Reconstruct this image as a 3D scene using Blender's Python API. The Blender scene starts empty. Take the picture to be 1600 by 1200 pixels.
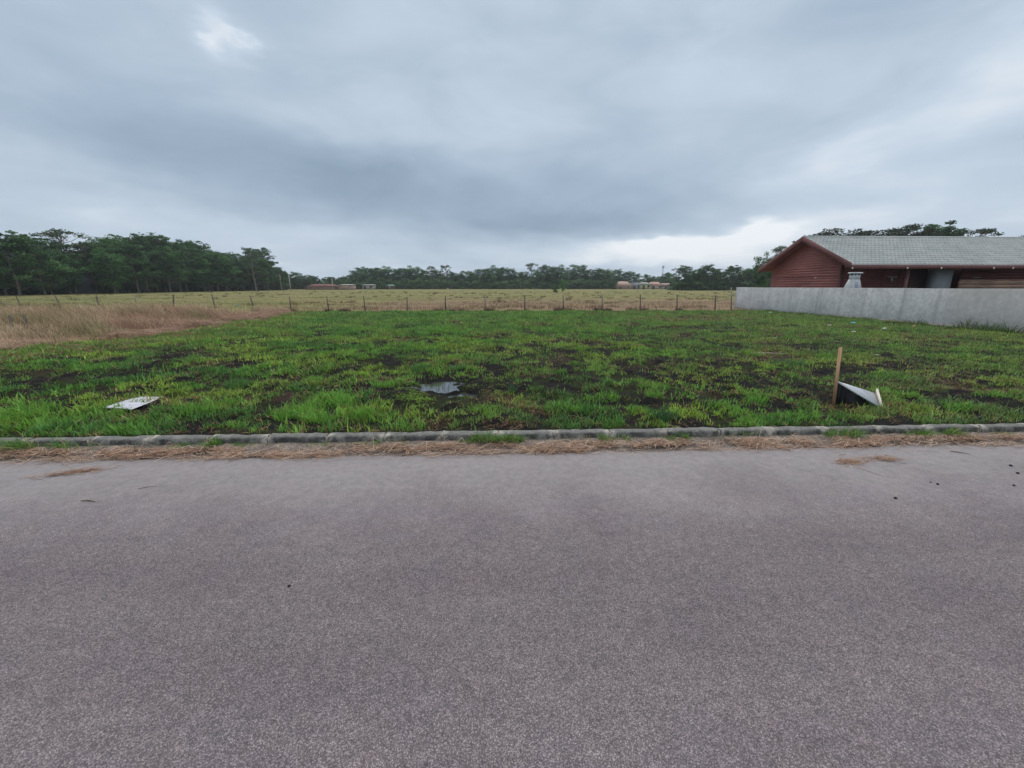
import bpy, math, random
import numpy as np
from mathutils import Vector, Matrix
S = bpy.context.scene
COL = S.collection
R = math.radians

# ------------------------------------------------------------------ camera
CAM_H = 1.62; FPX = 620.0; PITCH = math.atan(153/620); YAW = R(2.35)
cd = bpy.data.cameras.new("camera"); cam = bpy.data.objects.new("camera", cd); COL.objects.link(cam)
cam.location = (0, 0, CAM_H); cam.rotation_euler = (math.pi/2 - PITCH, 0, -YAW)
cd.sensor_fit = 'HORIZONTAL'; cd.sensor_width = 36; cd.lens = FPX/1600*36; cd.clip_start = 0.05; cd.clip_end = 6000
S.camera = cam
S.render.resolution_x = 1024; S.render.resolution_y = 768
S.view_settings.view_transform = 'Standard'; S.view_settings.look = 'None'
S.view_settings.gamma = 1; S.view_settings.use_curve_mapping = False
S.view_settings.exposure = 0.10
try:
    S.cycles.use_denoising = True
    S.cycles.max_bounces = 5; S.cycles.diffuse_bounces = 3; S.cycles.glossy_bounces = 2
    S.cycles.transmission_bounces = 3; S.cycles.caustics_reflective = False; S.cycles.caustics_refractive = False
except Exception: pass

def ray(px, py):                       # direction of a pixel of the 1600x1200 photograph
    u = (px-800)/FPX; v = (600-py)/FPX; c, s = math.cos(PITCH), math.sin(PITCH)
    f = c+v*s; z = -s+v*c
    return (u*math.cos(YAW)+f*math.sin(YAW), -u*math.sin(YAW)+f*math.cos(YAW), z)
def atY(px, py, Y):
    a = ray(px, py); t = Y/a[1]; return a[0]*t, CAM_H+a[2]*t
def atX(px, py, X):
    a = ray(px, py); t = X/a[0]; return a[1]*t, CAM_H+a[2]*t
def gnd(px, py, z=0.1):
    a = ray(px, py); t = (z-CAM_H)/a[2]; return a[0]*t, a[1]*t

# ------------------------------------------------------------------ node helpers
class NT:
    def __init__(s, tree): s.t = tree; s.n = tree.nodes; s.l = tree.links
    def new(s, typ, **kw):
        n = s.n.new(typ)
        for k, v in kw.items(): setattr(n, k, v)
        return n
    def set(s, sock, v):
        if isinstance(v, bpy.types.NodeSocket): s.l.new(v, sock)
        elif v is not None:
            if isinstance(v, (tuple, list)) and len(v) == 3 and sock.type == 'RGBA': v = (*v, 1)
            sock.default_value = v
    def m(s, op, a, b=None, c=None, clamp=False):
        n = s.new('ShaderNodeMath', operation=op, use_clamp=clamp)
        s.set(n.inputs[0], a)
        if b is not None: s.set(n.inputs[1], b)
        if c is not None: s.set(n.inputs[2], c)
        return n.outputs[0]
    def noise(s, vec, scale, detail=4, rough=.55, dist=0.0):
        n = s.new('ShaderNodeTexNoise'); s.set(n.inputs['Vector'], vec)
        n.inputs['Scale'].default_value = scale; n.inputs['Detail'].default_value = detail
        n.inputs['Roughness'].default_value = rough; n.inputs['Distortion'].default_value = dist
        return n.outputs['Fac']
    def mix(s, f, a, b, blend='MIX'):
        n = s.new('ShaderNodeMix', data_type='RGBA', blend_type=blend, clamp_factor=True)
        s.set(n.inputs[0], f); s.set(n.inputs[6], a); s.set(n.inputs[7], b); return n.outputs[2]
    def ramp(s, f, stops, interp='LINEAR'):
        n = s.new('ShaderNodeValToRGB'); s.set(n.inputs[0], f); cr = n.color_ramp; cr.interpolation = interp
        while len(cr.elements) < len(stops): cr.elements.new(0.5)
        for e, (p, c) in zip(cr.elements, stops):
            e.position = p; e.color = (*c, 1) if isinstance(c, tuple) else (c, c, c, 1)
        return n.outputs[0]
    def sm(s, x, a, b):
        n = s.new('ShaderNodeMapRange', interpolation_type='SMOOTHSTEP'); s.set(n.inputs[0], x)
        n.inputs[1].default_value = a; n.inputs[2].default_value = b; return n.outputs[0]
    def scale(s, vec, v):
        n = s.new('ShaderNodeVectorMath', operation='MULTIPLY'); s.set(n.inputs[0], vec); n.inputs[1].default_value = v
        return n.outputs[0]
    def sep(s, vec):
        n = s.new('ShaderNodeSeparateXYZ'); s.set(n.inputs[0], vec); return n.outputs
    def comb(s, x, y, z=0.0):
        n = s.new('ShaderNodeCombineXYZ'); s.set(n.inputs[0], x); s.set(n.inputs[1], y); s.set(n.inputs[2], z); return n.outputs[0]

def material(name, rough=.8, spec=.3):
    m = bpy.data.materials.new(name); m.use_nodes = True; t = NT(m.node_tree)
    b = m.node_tree.nodes['Principled BSDF']; b.inputs['Roughness'].default_value = rough
    b.inputs['Specular IOR Level'].default_value = spec
    return m, t, b
def objco(t):
    return t.new('ShaderNodeTexCoord').outputs['Object']
def geopos(t):
    return t.new('ShaderNodeNewGeometry').outputs['Position']
def bump(t, b, h, strength=.4, dist=.01):
    n = t.new('ShaderNodeBump'); n.inputs['Strength'].default_value = strength; n.inputs['Distance'].default_value = dist
    t.set(n.inputs['Height'], h); t.l.new(n.outputs[0], b.inputs['Normal'])
def simple(name, col, rough=.8, var=.25, scale=6, spec=.3, bmp=0, stretch=(1, 1, 1), col2=None):
    m, t, b = material(name, rough, spec); co = t.scale(objco(t), stretch)
    n = t.noise(co, scale, 5, .6); c2 = col2 or tuple(c*(1-var) for c in col); c1 = tuple(min(1, c*(1+var)) for c in col)
    t.set(b.inputs['Base Color'], t.ramp(n, [(.3, c2), (.7, c1)]))
    if bmp: bump(t, b, n, bmp, .02)
    return m

# ------------------------------------------------------------------ sky: overcast cloud deck over the physical sky
W = bpy.data.worlds.new("World"); S.world = W; W.use_nodes = True
SUN_EL, SUN_AZ = R(52), R(25)
def build_world():
    t = NT(W.node_tree); t.n.clear()
    d = t.new('ShaderNodeTexCoord').outputs['Generated']
    x, y, z = t.sep(d)[0:3]
    az = t.m('ARCTAN2', x, y); el = t.m('ARCSINE', z)
    zc = t.m('ADD', t.m('MAXIMUM', z, 0.0), .10)
    uv = t.comb(t.m('DIVIDE', x, zc), t.m('DIVIDE', y, zc), 0.0)
    nA = t.noise(uv, .55, 6, .52, .4); nB = t.noise(uv, 1.7, 5, .55, .2)
    ae = t.comb(t.m('MULTIPLY', az, 1.0), t.m('MULTIPLY', el, 2.6), 0.0)
    nC = t.noise(ae, 3.2, 6, .55, .5)
    nW = t.m('SUBTRACT', t.noise(ae, 5.0, 5, .6), .5); nW2 = t.m('SUBTRACT', t.noise(t.scale(ae, (1, 1, 1)), 2.4, 4, .6), .5)
    aw = t.m('ADD', az, t.m('MULTIPLY', nW, .30)); ew = t.m('ADD', el, t.m('MULTIPLY', nW2, .16))
    B = t.m('ADD', .635, t.m('MULTIPLY', t.m('SUBTRACT', nA, .5), .34))
    B = t.m('ADD', B, t.m('MULTIPLY', t.m('SUBTRACT', nB, .5), .14))
    B = t.m('ADD', B, t.m('MULTIPLY', t.m('SUBTRACT', nC, .5), .48))
    # clouds of the deck: bright and dark masses at (azimuth, elevation) with size, slant and strength
    blobs = [(345, 38, .034, .030, 0, .26), (355, 55, .14, .10, 0, -.07), (700, 295, .55, .070, -.04, -.25), (850, 350, .33, .032, .0, -.26), (480, 255, .38, .09, -.2, -.16),
             (130, 225, .30, .07, -.15, -.12), (1060, 380, .19, .022, .05, .60), (1000, 410, .26, .024, 0, .26), (1200, 376, .20, .030, 0, .15),
             (1330, 240, .20, .040, .35, .09), (1480, 160, .26, .09, .25, .12), (1560, 300, .35, .10, 0, .10), (1100, 330, .2, .03, 0, .02),
             (40, 290, .2, .08, 0, .10), (560, 350, .16, .02, .0, .10), (640, 215, .3, .05, .2, .05), (400, 170, .3, .05, 0, .07), (1250, 60, .3, .12, 0, -.03),
             (980, 230, .3, .07, 0, -.03), (300, 345, .28, .03, 0, .07), (640, 400, .35, .03, 0, .04)]
    for px, py, wa, we, sl, k in blobs:
        q = ray(px, py); a0 = math.atan2(q[0], q[1]); e0 = math.atan2(q[2], math.hypot(q[0], q[1]))
        da = t.m('SUBTRACT', aw, a0); de = t.m('SUBTRACT', ew, e0); de = t.m('SUBTRACT', de, t.m('MULTIPLY', da, sl))
        r2 = t.m('ADD', t.m('POWER', t.m('ABSOLUTE', t.m('DIVIDE', da, wa)), 2.0), t.m('POWER', t.m('ABSOLUTE', t.m('DIVIDE', de, we)), 2.0))
        B = t.m('MULTIPLY_ADD', t.m('EXPONENT', t.m('MULTIPLY', r2, -1.0)), k, B)
    col = t.ramp(B, [(0, (.185, .255, .345)), (.25, (.275, .365, .475)), (.5, (.385, .485, .60)), (.75, (.55, .645, .755)), (1, (.86, .90, .94))])
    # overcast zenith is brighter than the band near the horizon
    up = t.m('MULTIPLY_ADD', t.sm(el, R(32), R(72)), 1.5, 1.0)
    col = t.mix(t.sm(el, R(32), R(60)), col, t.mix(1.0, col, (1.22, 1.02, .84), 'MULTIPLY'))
    down = t.sm(el, R(-4), R(-.5))
    nish = t.new('ShaderNodeTexSky', sky_type='NISHITA'); nish.sun_disc = False; nish.sun_elevation = SUN_EL; nish.sun_rotation = SUN_AZ
    bg1 = t.new('ShaderNodeBackground'); t.l.new(nish.outputs[0], bg1.inputs[0]); bg1.inputs[1].default_value = .05
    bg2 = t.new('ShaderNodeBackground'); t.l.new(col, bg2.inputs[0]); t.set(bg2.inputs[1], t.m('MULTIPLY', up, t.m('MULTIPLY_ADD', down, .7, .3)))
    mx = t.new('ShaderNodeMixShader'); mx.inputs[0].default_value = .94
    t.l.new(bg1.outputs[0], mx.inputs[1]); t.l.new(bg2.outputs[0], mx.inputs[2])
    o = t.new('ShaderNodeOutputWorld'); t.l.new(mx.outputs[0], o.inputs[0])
build_world()
sd = bpy.data.lights.new("sun", 'SUN'); sd.energy = 1.3; sd.angle = R(25); sd.color = (1, .97, .93)
sun = bpy.data.objects.new("sun", sd); COL.objects.link(sun); sun.location = (20, 40, 60)
v = Vector((math.sin(SUN_AZ)*math.cos(SUN_EL), math.cos(SUN_AZ)*math.cos(SUN_EL), math.sin(SUN_EL)))
sun.rotation_euler = v.to_track_quat('Z', 'Y').to_euler()

# ------------------------------------------------------------------ object helpers
def tag(o, label=None, cat=None, group=None, kind=None):
    if label: o['label'] = label
    if cat: o['category'] = cat
    if group: o['group'] = group
    if kind: o['kind'] = kind
    return o
def empty(name, loc, rz=0):
    o = bpy.data.objects.new(name, None); COL.objects.link(o); o.location = loc; o.rotation_euler = (0, 0, rz); o.empty_display_size = .1
    return o
def mesh_np(name, V, polys, mat, parent=None, col=None, smooth=False, loc=None):
    """V (n,3); polys = list of int arrays (m,k) of faces with k corners"""
    me = bpy.data.meshes.new(name); V = np.asarray(V, np.float32)
    me.vertices.add(len(V)); me.vertices.foreach_set('co', V.ravel())
    polys = [np.asarray(p, np.int32) for p in polys if len(p)]
    nl = sum(p.size for p in polys); nf = sum(len(p) for p in polys)
    me.loops.add(nl); me.polygons.add(nf)
    me.loops.foreach_set('vertex_index', np.concatenate([p.ravel() for p in polys]))
    tot = np.concatenate([np.full(len(p), p.shape[1], np.int32) for p in polys])
    st = np.concatenate([[0], np.cumsum(tot)[:-1]]).astype(np.int32)
    me.polygons.foreach_set('loop_start', st); me.polygons.foreach_set('loop_total', tot)
    if smooth: me.polygons.foreach_set('use_smooth', np.ones(nf, bool))
    me.update(calc_edges=True)
    if col is not None:
        a = me.attributes.new('col', 'FLOAT_COLOR', 'POINT'); c = np.ones((len(V), 4), np.float32); c[:, :col.shape[1]] = col
        a.data.foreach_set('color', c.ravel())
    me.materials.append(mat)
    o = bpy.data.objects.new(name, me); COL.objects.link(o)
    if parent: o.parent = parent
    if loc: o.location = loc
    return o
class MB:
    def __init__(s): s.v = []; s.f = {}
    def add(s, vs, fs):
        b = len(s.v); s.v += [tuple(p) for p in vs]
        for f in fs: s.f.setdefault(len(f), []).append([b+i for i in f])
        return s
    def hexa(s, p):      # p: 8 points, bottom 4 ccw then top 4
        return s.add(p, [(3, 2, 1, 0), (4, 5, 6, 7), (0, 1, 5, 4), (1, 2, 6, 5), (2, 3, 7, 6), (3, 0, 4, 7)])
    def box(s, x0, x1, y0, y1, z0, z1):
        return s.hexa([(x0, y0, z0), (x1, y0, z0), (x1, y1, z0), (x0, y1, z0), (x0, y0, z1), (x1, y0, z1), (x1, y1, z1), (x0, y1, z1)])
    def tube(s, pts, rad, n=8, cap=True):
        pts = [Vector(p) for p in pts]; b = len(s.v); m = len(pts)
        for i, p in enumerate(pts):
            d = (pts[min(i+1, m-1)]-pts[max(i-1, 0)]).normalized()
            a = d.cross(Vector((.31, .95, .05))).normalized(); c = d.cross(a)
            r = rad[i] if hasattr(rad, '__len__') else rad
            for k in range(n):
                t = 2*math.pi*k/n; s.v.append(tuple(p+a*(r*math.cos(t))+c*(r*math.sin(t))))
        q = s.f.setdefault(4, [])
        for i in range(m-1):
            for k in range(n):
                q.append([b+i*n+k, b+i*n+(k+1) % n, b+(i+1)*n+(k+1) % n, b+(i+1)*n+k])
        if cap:
            s.f.setdefault(n, []).append([b+k for k in range(n)][::-1]); s.f[n].append([b+(m-1)*n+k for k in range(n)])
        return s
    def build(s, name, mat, parent=None, smooth=False, loc=None):
        return mesh_np(name, s.v, [np.array(f) for f in s.f.values()], mat, parent, None, smooth, loc)
def copy_tree(o, parent=None):
    c = o.copy(); COL.objects.link(c); c.parent = parent
    for ch in list(o.children): copy_tree(ch, c)
    return c

# ------------------------------------------------------------------ numpy noise
rng = np.random.default_rng(7)
def _h(ix, iy, seed):
    n = (ix.astype(np.int64)*374761393 + iy.astype(np.int64)*668265263 + seed*1442695041) & 0xffffffff
    n = ((n ^ (n >> 13))*1274126177) & 0xffffffff
    n = (n ^ (n >> 16)) & 0xffffff
    return n/float(0xffffff)
def vn(x, y, seed=0):
    x = np.asarray(x, float); y = np.asarray(y, float); ix = np.floor(x); iy = np.floor(y); fx = x-ix; fy = y-iy
    fx = fx*fx*(3-2*fx); fy = fy*fy*(3-2*fy)
    a = _h(ix, iy, seed); b = _h(ix+1, iy, seed); c = _h(ix, iy+1, seed); d = _h(ix+1, iy+1, seed)
    return (a*(1-fx)+b*fx)*(1-fy)+(c*(1-fx)+d*fx)*fy
def fbm(x, y, seed=0, o=4, g=.5):
    s = 0; a = 1; t = 0
    for i in range(o):
        s = s+a*vn(x*2**i+13.7*i, y*2**i-7.1*i, seed+i); t += a; a *= g
    return s/t
def sst(x, a, b):
    t = np.clip((x-a)/(b-a), 0, 1); return t*t*(3-2*t)

# ------------------------------------------------------------------ the lot: what grows where
LOT_BACK = 4.07
PUD = [(-.87, 6.22, .29, .36), (-.44, 5.60, .20, .18), (-.68, 5.97, .12, .13)]
MUD = [(-.75, 6.35, .75, .75, 1), (-.25, 6.1, .6, .4, .9), (.35, 5.85, .5, .25, .8), (1.25, 5.75, .45, .28, 1), (4.1, 5.75, .95, .42, 1), (5.5, 5.9, .8, .35, .8), (2.35, 5.05, .6, .3, .9),
       (3.2, 4.85, .5, .2, .8), (2.0, 4.42, .6, .22, 1), (7.6, 14.6, 2.2, .7, 1), (10.2, 14.8, 1.8, .5, .7), (.9, 9.9, .55, .45, .9), (.2, 9.2, .4, .5, .7), (.6, 7.6, .5, .3, .7),
       (-3.0, 4.42, .7, .2, .8), (-2.2, 4.7, .3, .2, .7), (-6.4, 9.0, .9, .5, .8), (-5.3, 8.0, .7, .4, .7), (3.0, 6.3, .6, .3, .6), (-8.5, 8.4, 1.0, .4, .7), (6.5, 5.3, .5, .25, .6),
       (8.6, 7.4, .7, .3, .7), (3.9, 7.6, .5, .25, .6), (12.5, 8.6, .6, .25, .9), (-4.3, 5.25, .35, .2, .5), (4.75, 5.0, .5, .35, .7), (1.4, 7.2, .4, .3, .5), (-4.9, 6.9, .5, .3, .6)]
def lot_left(y): return np.interp(y, [4, 8, 10, 12, 15, 19, 23.4, 26], [-16, -13, -12, -10.9, -10.9, -11.3, -12.1, -12.3])
def fields(x, y):
    x = np.asarray(x, float); y = np.asarray(y, float)
    wx = x+.35*(fbm(x*1.3, y*1.3, 50)-.5)*2; wy = y+.35*(fbm(x*1.3, y*1.3, 60)-.5)*2
    n = fbm(x*.85, y*1.0, 3, 5, .6)
    near = sst(y, 16, 6)
    mud = sst(n, .60-.03*near, .66-.03*near)*(.45+.55*near)
    mud = np.maximum(mud, .9*sst(fbm(x*3.1, y*3.1, 91, 3), .58, .63)*near)
    for cx, cy, rx, ry, k in MUD:
        mud = np.maximum(mud, k*sst(((wx-cx)/rx)**2+((wy-cy)/ry)**2, 1.3, .5))
    mud = np.clip(mud*(.35+1.5*sst(fbm(x*6.5, y*6.5, 96, 3, .6), .36, .56)), 0, 1)
    pud = np.zeros_like(x)
    for cx, cy, rx, ry in PUD:
        ax = x+.16*(fbm(x*6, y*6, 70)-.5)*2+.07*(fbm(x*19, y*19, 74, 2)-.5)*2; ay = y+.16*(fbm(x*6, y*6, 71)-.5)*2
        pud = np.maximum(pud, sst(((ax-cx)/rx)**2+((ay-cy)/ry)**2, 1.7, .6))
    wlot = sst(x, lot_left(y)-.35+.5*(fbm(x, y, 5)-.5)*2, lot_left(y)+.35+.5*(fbm(x, y, 5)-.5)*2)*sst(y, 25.6, 24.9)
    thatch = .8*sst(fbm(x*1.1+9, y*1.5, 21, 4), .56, .72)
    for cx, cy, rx, ry in [(-4.35, 5.35, .7, .3), (-1.9, 6.6, .35, .25), (-1.85, 5.95, .25, .15), (4.9, 4.72, .6, .2), (7.6, 5.6, .9, .3), (-3.2, 5.6, .6, .25), (6.0, 8.2, .8, .4), (9, 18.5, 3, 1.2), (12.5, 20.5, 3, 1.2), (.05, 4.25, .35, .12)]:
        thatch = np.maximum(thatch, sst(((wx-cx)/rx)**2+((wy-cy)/ry)**2, 1.4, .5))
    edge = sst(x, lot_left(y)+4.0, lot_left(y)+.3)*sst(y, 7.5, 9)
    return dict(mud=mud*(1-.8*edge), pud=pud, lot=wlot, thatch=thatch, edge=edge)
def gz(x, y):
    x = np.asarray(x, float); y = np.asarray(y, float)
    a = sst(y, 4.02, 4.10)
    lump = ((fbm(x*1.6, y*1.6, 11, 4, .6)-.5)*.14+(fbm(x*5, y*4.2, 88, 3, .6)-.5)*.10*sst(y, 18, 7))*sst(y, 4.1, 4.7)
    z = .085+lump*sst(y, 60, 20)+.03*sst(y, 5, 8)-.04*sst(y, 12, 30)
    f = np.zeros_like(x)
    for cx, cy, rx, ry in PUD:
        ax = x+.16*(fbm(x*6, y*6, 70)-.5)*2+.07*(fbm(x*19, y*19, 74, 2)-.5)*2; ay = y+.16*(fbm(x*6, y*6, 71)-.5)*2
        f = np.maximum(f, sst(((ax-cx)/rx)**2+((ay-cy)/ry)**2, 2.4, .5))
    z = z*(1-f)+(.034+.045*(fbm(x*9, y*9, 73, 3)-.5))*f
    low = -.012+.012*fbm(x*5, y*5, 44)+.040*sst(y, 3.70, 3.95)
    low = np.where(y < 3.5, -.03, low)
    return low*(1-a)+z*a

# ------------------------------------------------------------------ materials for ground
def mat_ground():
    m, t, b = material('soil_and_turf', .95, .12)
    at = t.new('ShaderNodeAttribute', attribute_name='col'); p = geopos(t)
    n1 = t.noise(p, 9, 5, .65); n2 = t.noise(p, 60, 4, .7); n3 = t.noise(t.scale(p, (.14, .3, 1)), 1, 6, .65)
    lot = t.sep(at.outputs['Color'])
    # far pasture: olive, straw and reddish patches
    fld = t.ramp(n3, [(.30, (.15, .10, .065)), (.42, (.22, .18, .085)), (.52, (.22, .21, .085)), (.60, (.16, .17, .06)), (.72, (.27, .22, .12))])
    fld = t.mix(t.sm(t.noise(t.scale(p, (.03, .07, 1)), 1, 5, .6), .45, .62), fld, t.mix(.5, fld, (.10, .13, .035)))
    px_, py_ = t.sep(p)[0], t.sep(p)[1]; pk = t.m('MULTIPLY', t.m('MULTIPLY', t.sm(py_, 62, 34), t.sm(px_, -16, -6)), t.sm(n3, .36, .5)); fld = t.mix(t.m('MULTIPLY', pk, .7), fld, (.24, .145, .11))
    fine = t.noise(t.scale(p, (.8, 2.2, 1)), 1, 5, .7)
    fld = t.mix(t.m('MULTIPLY', t.sm(fine, .5, .72), .6), fld, (.10, .075, .05))
    a = at.outputs['Alpha']
    c = t.mix(a, at.outputs['Color'], fld)
    c = t.mix(1.0, c, t.ramp(n1, [(.3, .72), (.7, 1.3)]), 'MULTIPLY')
    c = t.mix(1.0, c, t.ramp(n2, [(.3, .4), (.7, 1.7)]), 'MULTIPLY')
    t.set(b.inputs['Base Color'], c)
    bump(t, b, t.m('ADD', t.m('MULTIPLY', n1, 1.0), t.m('MULTIPLY', n2, .35)), .9, .05)
    return m
def grid_lines():
    xs = [0.0]
    while xs[-1] < 3000: xs.append(xs[-1]+max(.045, .055*(xs[-1]-7) if xs[-1] > 8 else .045))
    xs = np.array(xs); X = np.concatenate([-xs[::-1][:-1], xs])
    ys = [3.4]
    while ys[-1] < 3500: ys.append(ys[-1]+max(.035, .012*(ys[-1]-3.0) if ys[-1] < 27 else .05*(ys[-1]-21)))
    yb = -np.geomspace(3.9, 400, 14)[::-1]
    return X, np.concatenate([yb, [-2, 0, 2, 3.0], ys])
def build_ground():
    X, Y = grid_lines(); gx, gy = np.meshgrid(X, Y); x = gx.ravel(); y = gy.ravel()
    z = gz(x, y); z = np.where(y < -4.2, .08, z)
    f = fields(x, y)
    soil = np.array([.011, .010, .0105]); brown = np.array([.040, .027, .020]); under = np.array([.020, .024, .010]); straw = np.array([.26, .18, .11])
    base = under*(1-f['thatch'][:, None])+brown*f['thatch'][:, None]
    base = base*(1-.45*f['edge'][:, None])+np.array([.19, .17, .07])*.45*f['edge'][:, None]
    n = fbm(x*3, y*3, 33, 3)[:, None]; base = base*(.7+.7*n)
    c = base*(1-f['mud'][:, None])+soil*f['mud'][:, None]
    lot = f['lot'][:, None]
    st = (.55+.9*fbm(x*1.2, y*2.0, 8, 4)[:, None])*np.array([.20, .13, .085]); far = sst(y, 25.3, 26.5)[:, None]
    c = c*lot+st*(1-lot)
    gut = (y < 4.03)[:, None]; c = np.where(gut, np.array([.20, .165, .145])*(.5+1.0*fbm(x*8, y*8, 9)[:, None]), c)
    al = np.where(y < -4, .8, far[:, 0])
    C = np.concatenate([c, al[:, None]], 1).astype(np.float32)
    nx = len(X); ny = len(Y); i = np.arange(nx*ny).reshape(ny, nx)
    q = np.stack([i[:-1, :-1].ravel(), i[:-1, 1:].ravel(), i[1:, 1:].ravel(), i[1:, :-1].ravel()], 1)
    o = mesh_np('ground', np.stack([x, y, z], 1), [q], mat_ground(), col=C, smooth=True); tag(o, kind='structure')
build_ground()

# road
def mat_asphalt():
    m, t, b = material('worn_asphalt', .82, .35); p = geopos(t)
    vor = t.new('ShaderNodeTexVoronoi'); t.set(vor.inputs['Vector'], p); vor.inputs['Scale'].default_value = 185
    vc = t.sep(vor.outputs['Color'])
    vor2 = t.new('ShaderNodeTexVoronoi'); t.set(vor2.inputs['Vector'], p); vor2.inputs['Scale'].default_value = 390
    v2 = t.sep(vor2.outputs['Color'])
    stone = t.ramp(vc[0], [(0, (.045, .043, .048)), (.22, (.14, .120, .124)), (.6, (.232, .197, .203)), (.90, (.325, .28, .285)), (.985, (.44, .395, .385))])
    s2 = t.ramp(v2[1], [(0, (.085, .078, .082)), (.5, (.207, .178, .185)), (1, (.34, .295, .30))])
    c = t.mix(.5, stone, s2)
    e = t.sm(vor.outputs['Distance'], .30, .62); c = t.mix(t.m('MULTIPLY', e, .6), c, (.035, .032, .033))
    y = t.sep(p)[1]
    n1 = t.noise(p, 1.1, 5, .6); n2 = t.noise(p, 14, 4, .65); n3 = t.noise(t.scale(p, (.35, 2.2, 1)), 1, 4, .55); n4 = t.noise(p, 42, 3, .6)
    c = t.mix(1.0, c, t.ramp(n1, [(.3, (.96, .95, .97)), (.7, (1.15, 1.14, 1.14))]), 'MULTIPLY')
    c = t.mix(1.0, c, t.ramp(n3, [(.3, (.92, .90, .93)), (.7, (1.09, 1.10, 1.08))]), 'MULTIPLY')
    c = t.mix(1.0, c, t.ramp(n2, [(.3, .86), (.7, 1.14)]), 'MULTIPLY')
    c = t.mix(1.0, c, t.ramp(n4, [(.3, .90), (.7, 1.10)]), 'MULTIPLY')
    nc = t.noise(p, 3.5, 3, .5); c = t.mix(1.0, c, t.ramp(nc, [(.35, (1.0, 1.0, 1.01)), (.65, (1.05, 1.01, 1.01))]), 'MULTIPLY')
    # paler wheel paths along the road
    wp = t.m('ADD', t.m('EXPONENT', t.m('MULTIPLY', t.m('POWER', t.m('ABSOLUTE', t.m('DIVIDE', t.m('SUBTRACT', y, 2.6), .35)), 2.0), -1.0)), t.m('EXPONENT', t.m('MULTIPLY', t.m('POWER', t.m('ABSOLUTE', t.m('DIVIDE', t.m('SUBTRACT', y, 1.05), .30)), 2.0), -1.0)))
    c = t.mix(1.0, c, t.ramp(t.m('ADD', t.m('MULTIPLY', wp, .6), t.m('MULTIPLY', n3, .4)), [(.1, (.95, .95, .95)), (.8, (1.07, 1.07, 1.08))]), 'MULTIPLY')
    # grey dust settled along the edge
    dust = t.m('MULTIPLY', t.sm(t.m('ADD', y, t.m('MULTIPLY', t.m('SUBTRACT', n1, .5), 1.4)), 2.2, 3.5), .62)
    c = t.mix(dust, c, t.ramp(n2, [(.3, (.27, .247, .252)), (.7, (.35, .325, .328))]))
    t.set(b.inputs['Base Color'], c)
    h = t.m('ADD', t.m('MULTIPLY', t.m('SUBTRACT', 1.0, vor.outputs['Distance']), 1.0), t.m('MULTIPLY', v2[0], .25))
    bump(t, b, h, .55, .004)
    return m
def build_road():
    xs = np.concatenate([-np.geomspace(12, 600, 25)[::-1], np.linspace(-11.9, 11.9, 800), np.geomspace(12, 600, 25)])
    e = 3.67+.05*(fbm(xs*1.1, xs*0, 17, 4)-.5)*2+.02*(fbm(xs*11, xs*0, 18, 3)-.5)
    ys = [-3.9, -1, 1, 2.5, 3.3]
    V = []
    for y in ys: V.append(np.stack([xs, xs*0+y, xs*0], 1))
    V.append(np.stack([xs, e, xs*0], 1)); V.append(np.stack([xs, e+.004, xs*0-.03], 1))
    n = len(xs); i = np.arange(n*7).reshape(7, n)
    q = np.stack([i[:-1, :-1].ravel(), i[:-1, 1:].ravel(), i[1:, 1:].ravel(), i[1:, :-1].ravel()], 1)
    tag(mesh_np('road', np.concatenate(V), [q], mat_asphalt()), kind='structure')
build_road()

# kerb
def mat_kerb():
    m, t, b = material('weathered_kerb_concrete', .9, .2); p = geopos(t)
    n1 = t.noise(p, 8, 6, .7); n2 = t.noise(t.scale(p, (1, 1, .4)), 26, 4, .7); at = t.sep(t.new('ShaderNodeAttribute', attribute_name='col').outputs['Color'])
    c = t.ramp(n1, [(.32, (.03, .03, .029)), (.48, (.085, .083, .078)), (.64, (.22, .215, .195))])
    c = t.mix(1.0, c, t.ramp(n2, [(.3, .65), (.7, 1.35)]), 'MULTIPLY')
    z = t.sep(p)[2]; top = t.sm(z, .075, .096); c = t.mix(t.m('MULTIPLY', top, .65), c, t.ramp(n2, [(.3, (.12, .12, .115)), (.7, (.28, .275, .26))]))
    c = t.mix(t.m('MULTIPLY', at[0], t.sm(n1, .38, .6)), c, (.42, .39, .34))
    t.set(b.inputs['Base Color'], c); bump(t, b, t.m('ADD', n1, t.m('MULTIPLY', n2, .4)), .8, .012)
    return m
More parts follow.
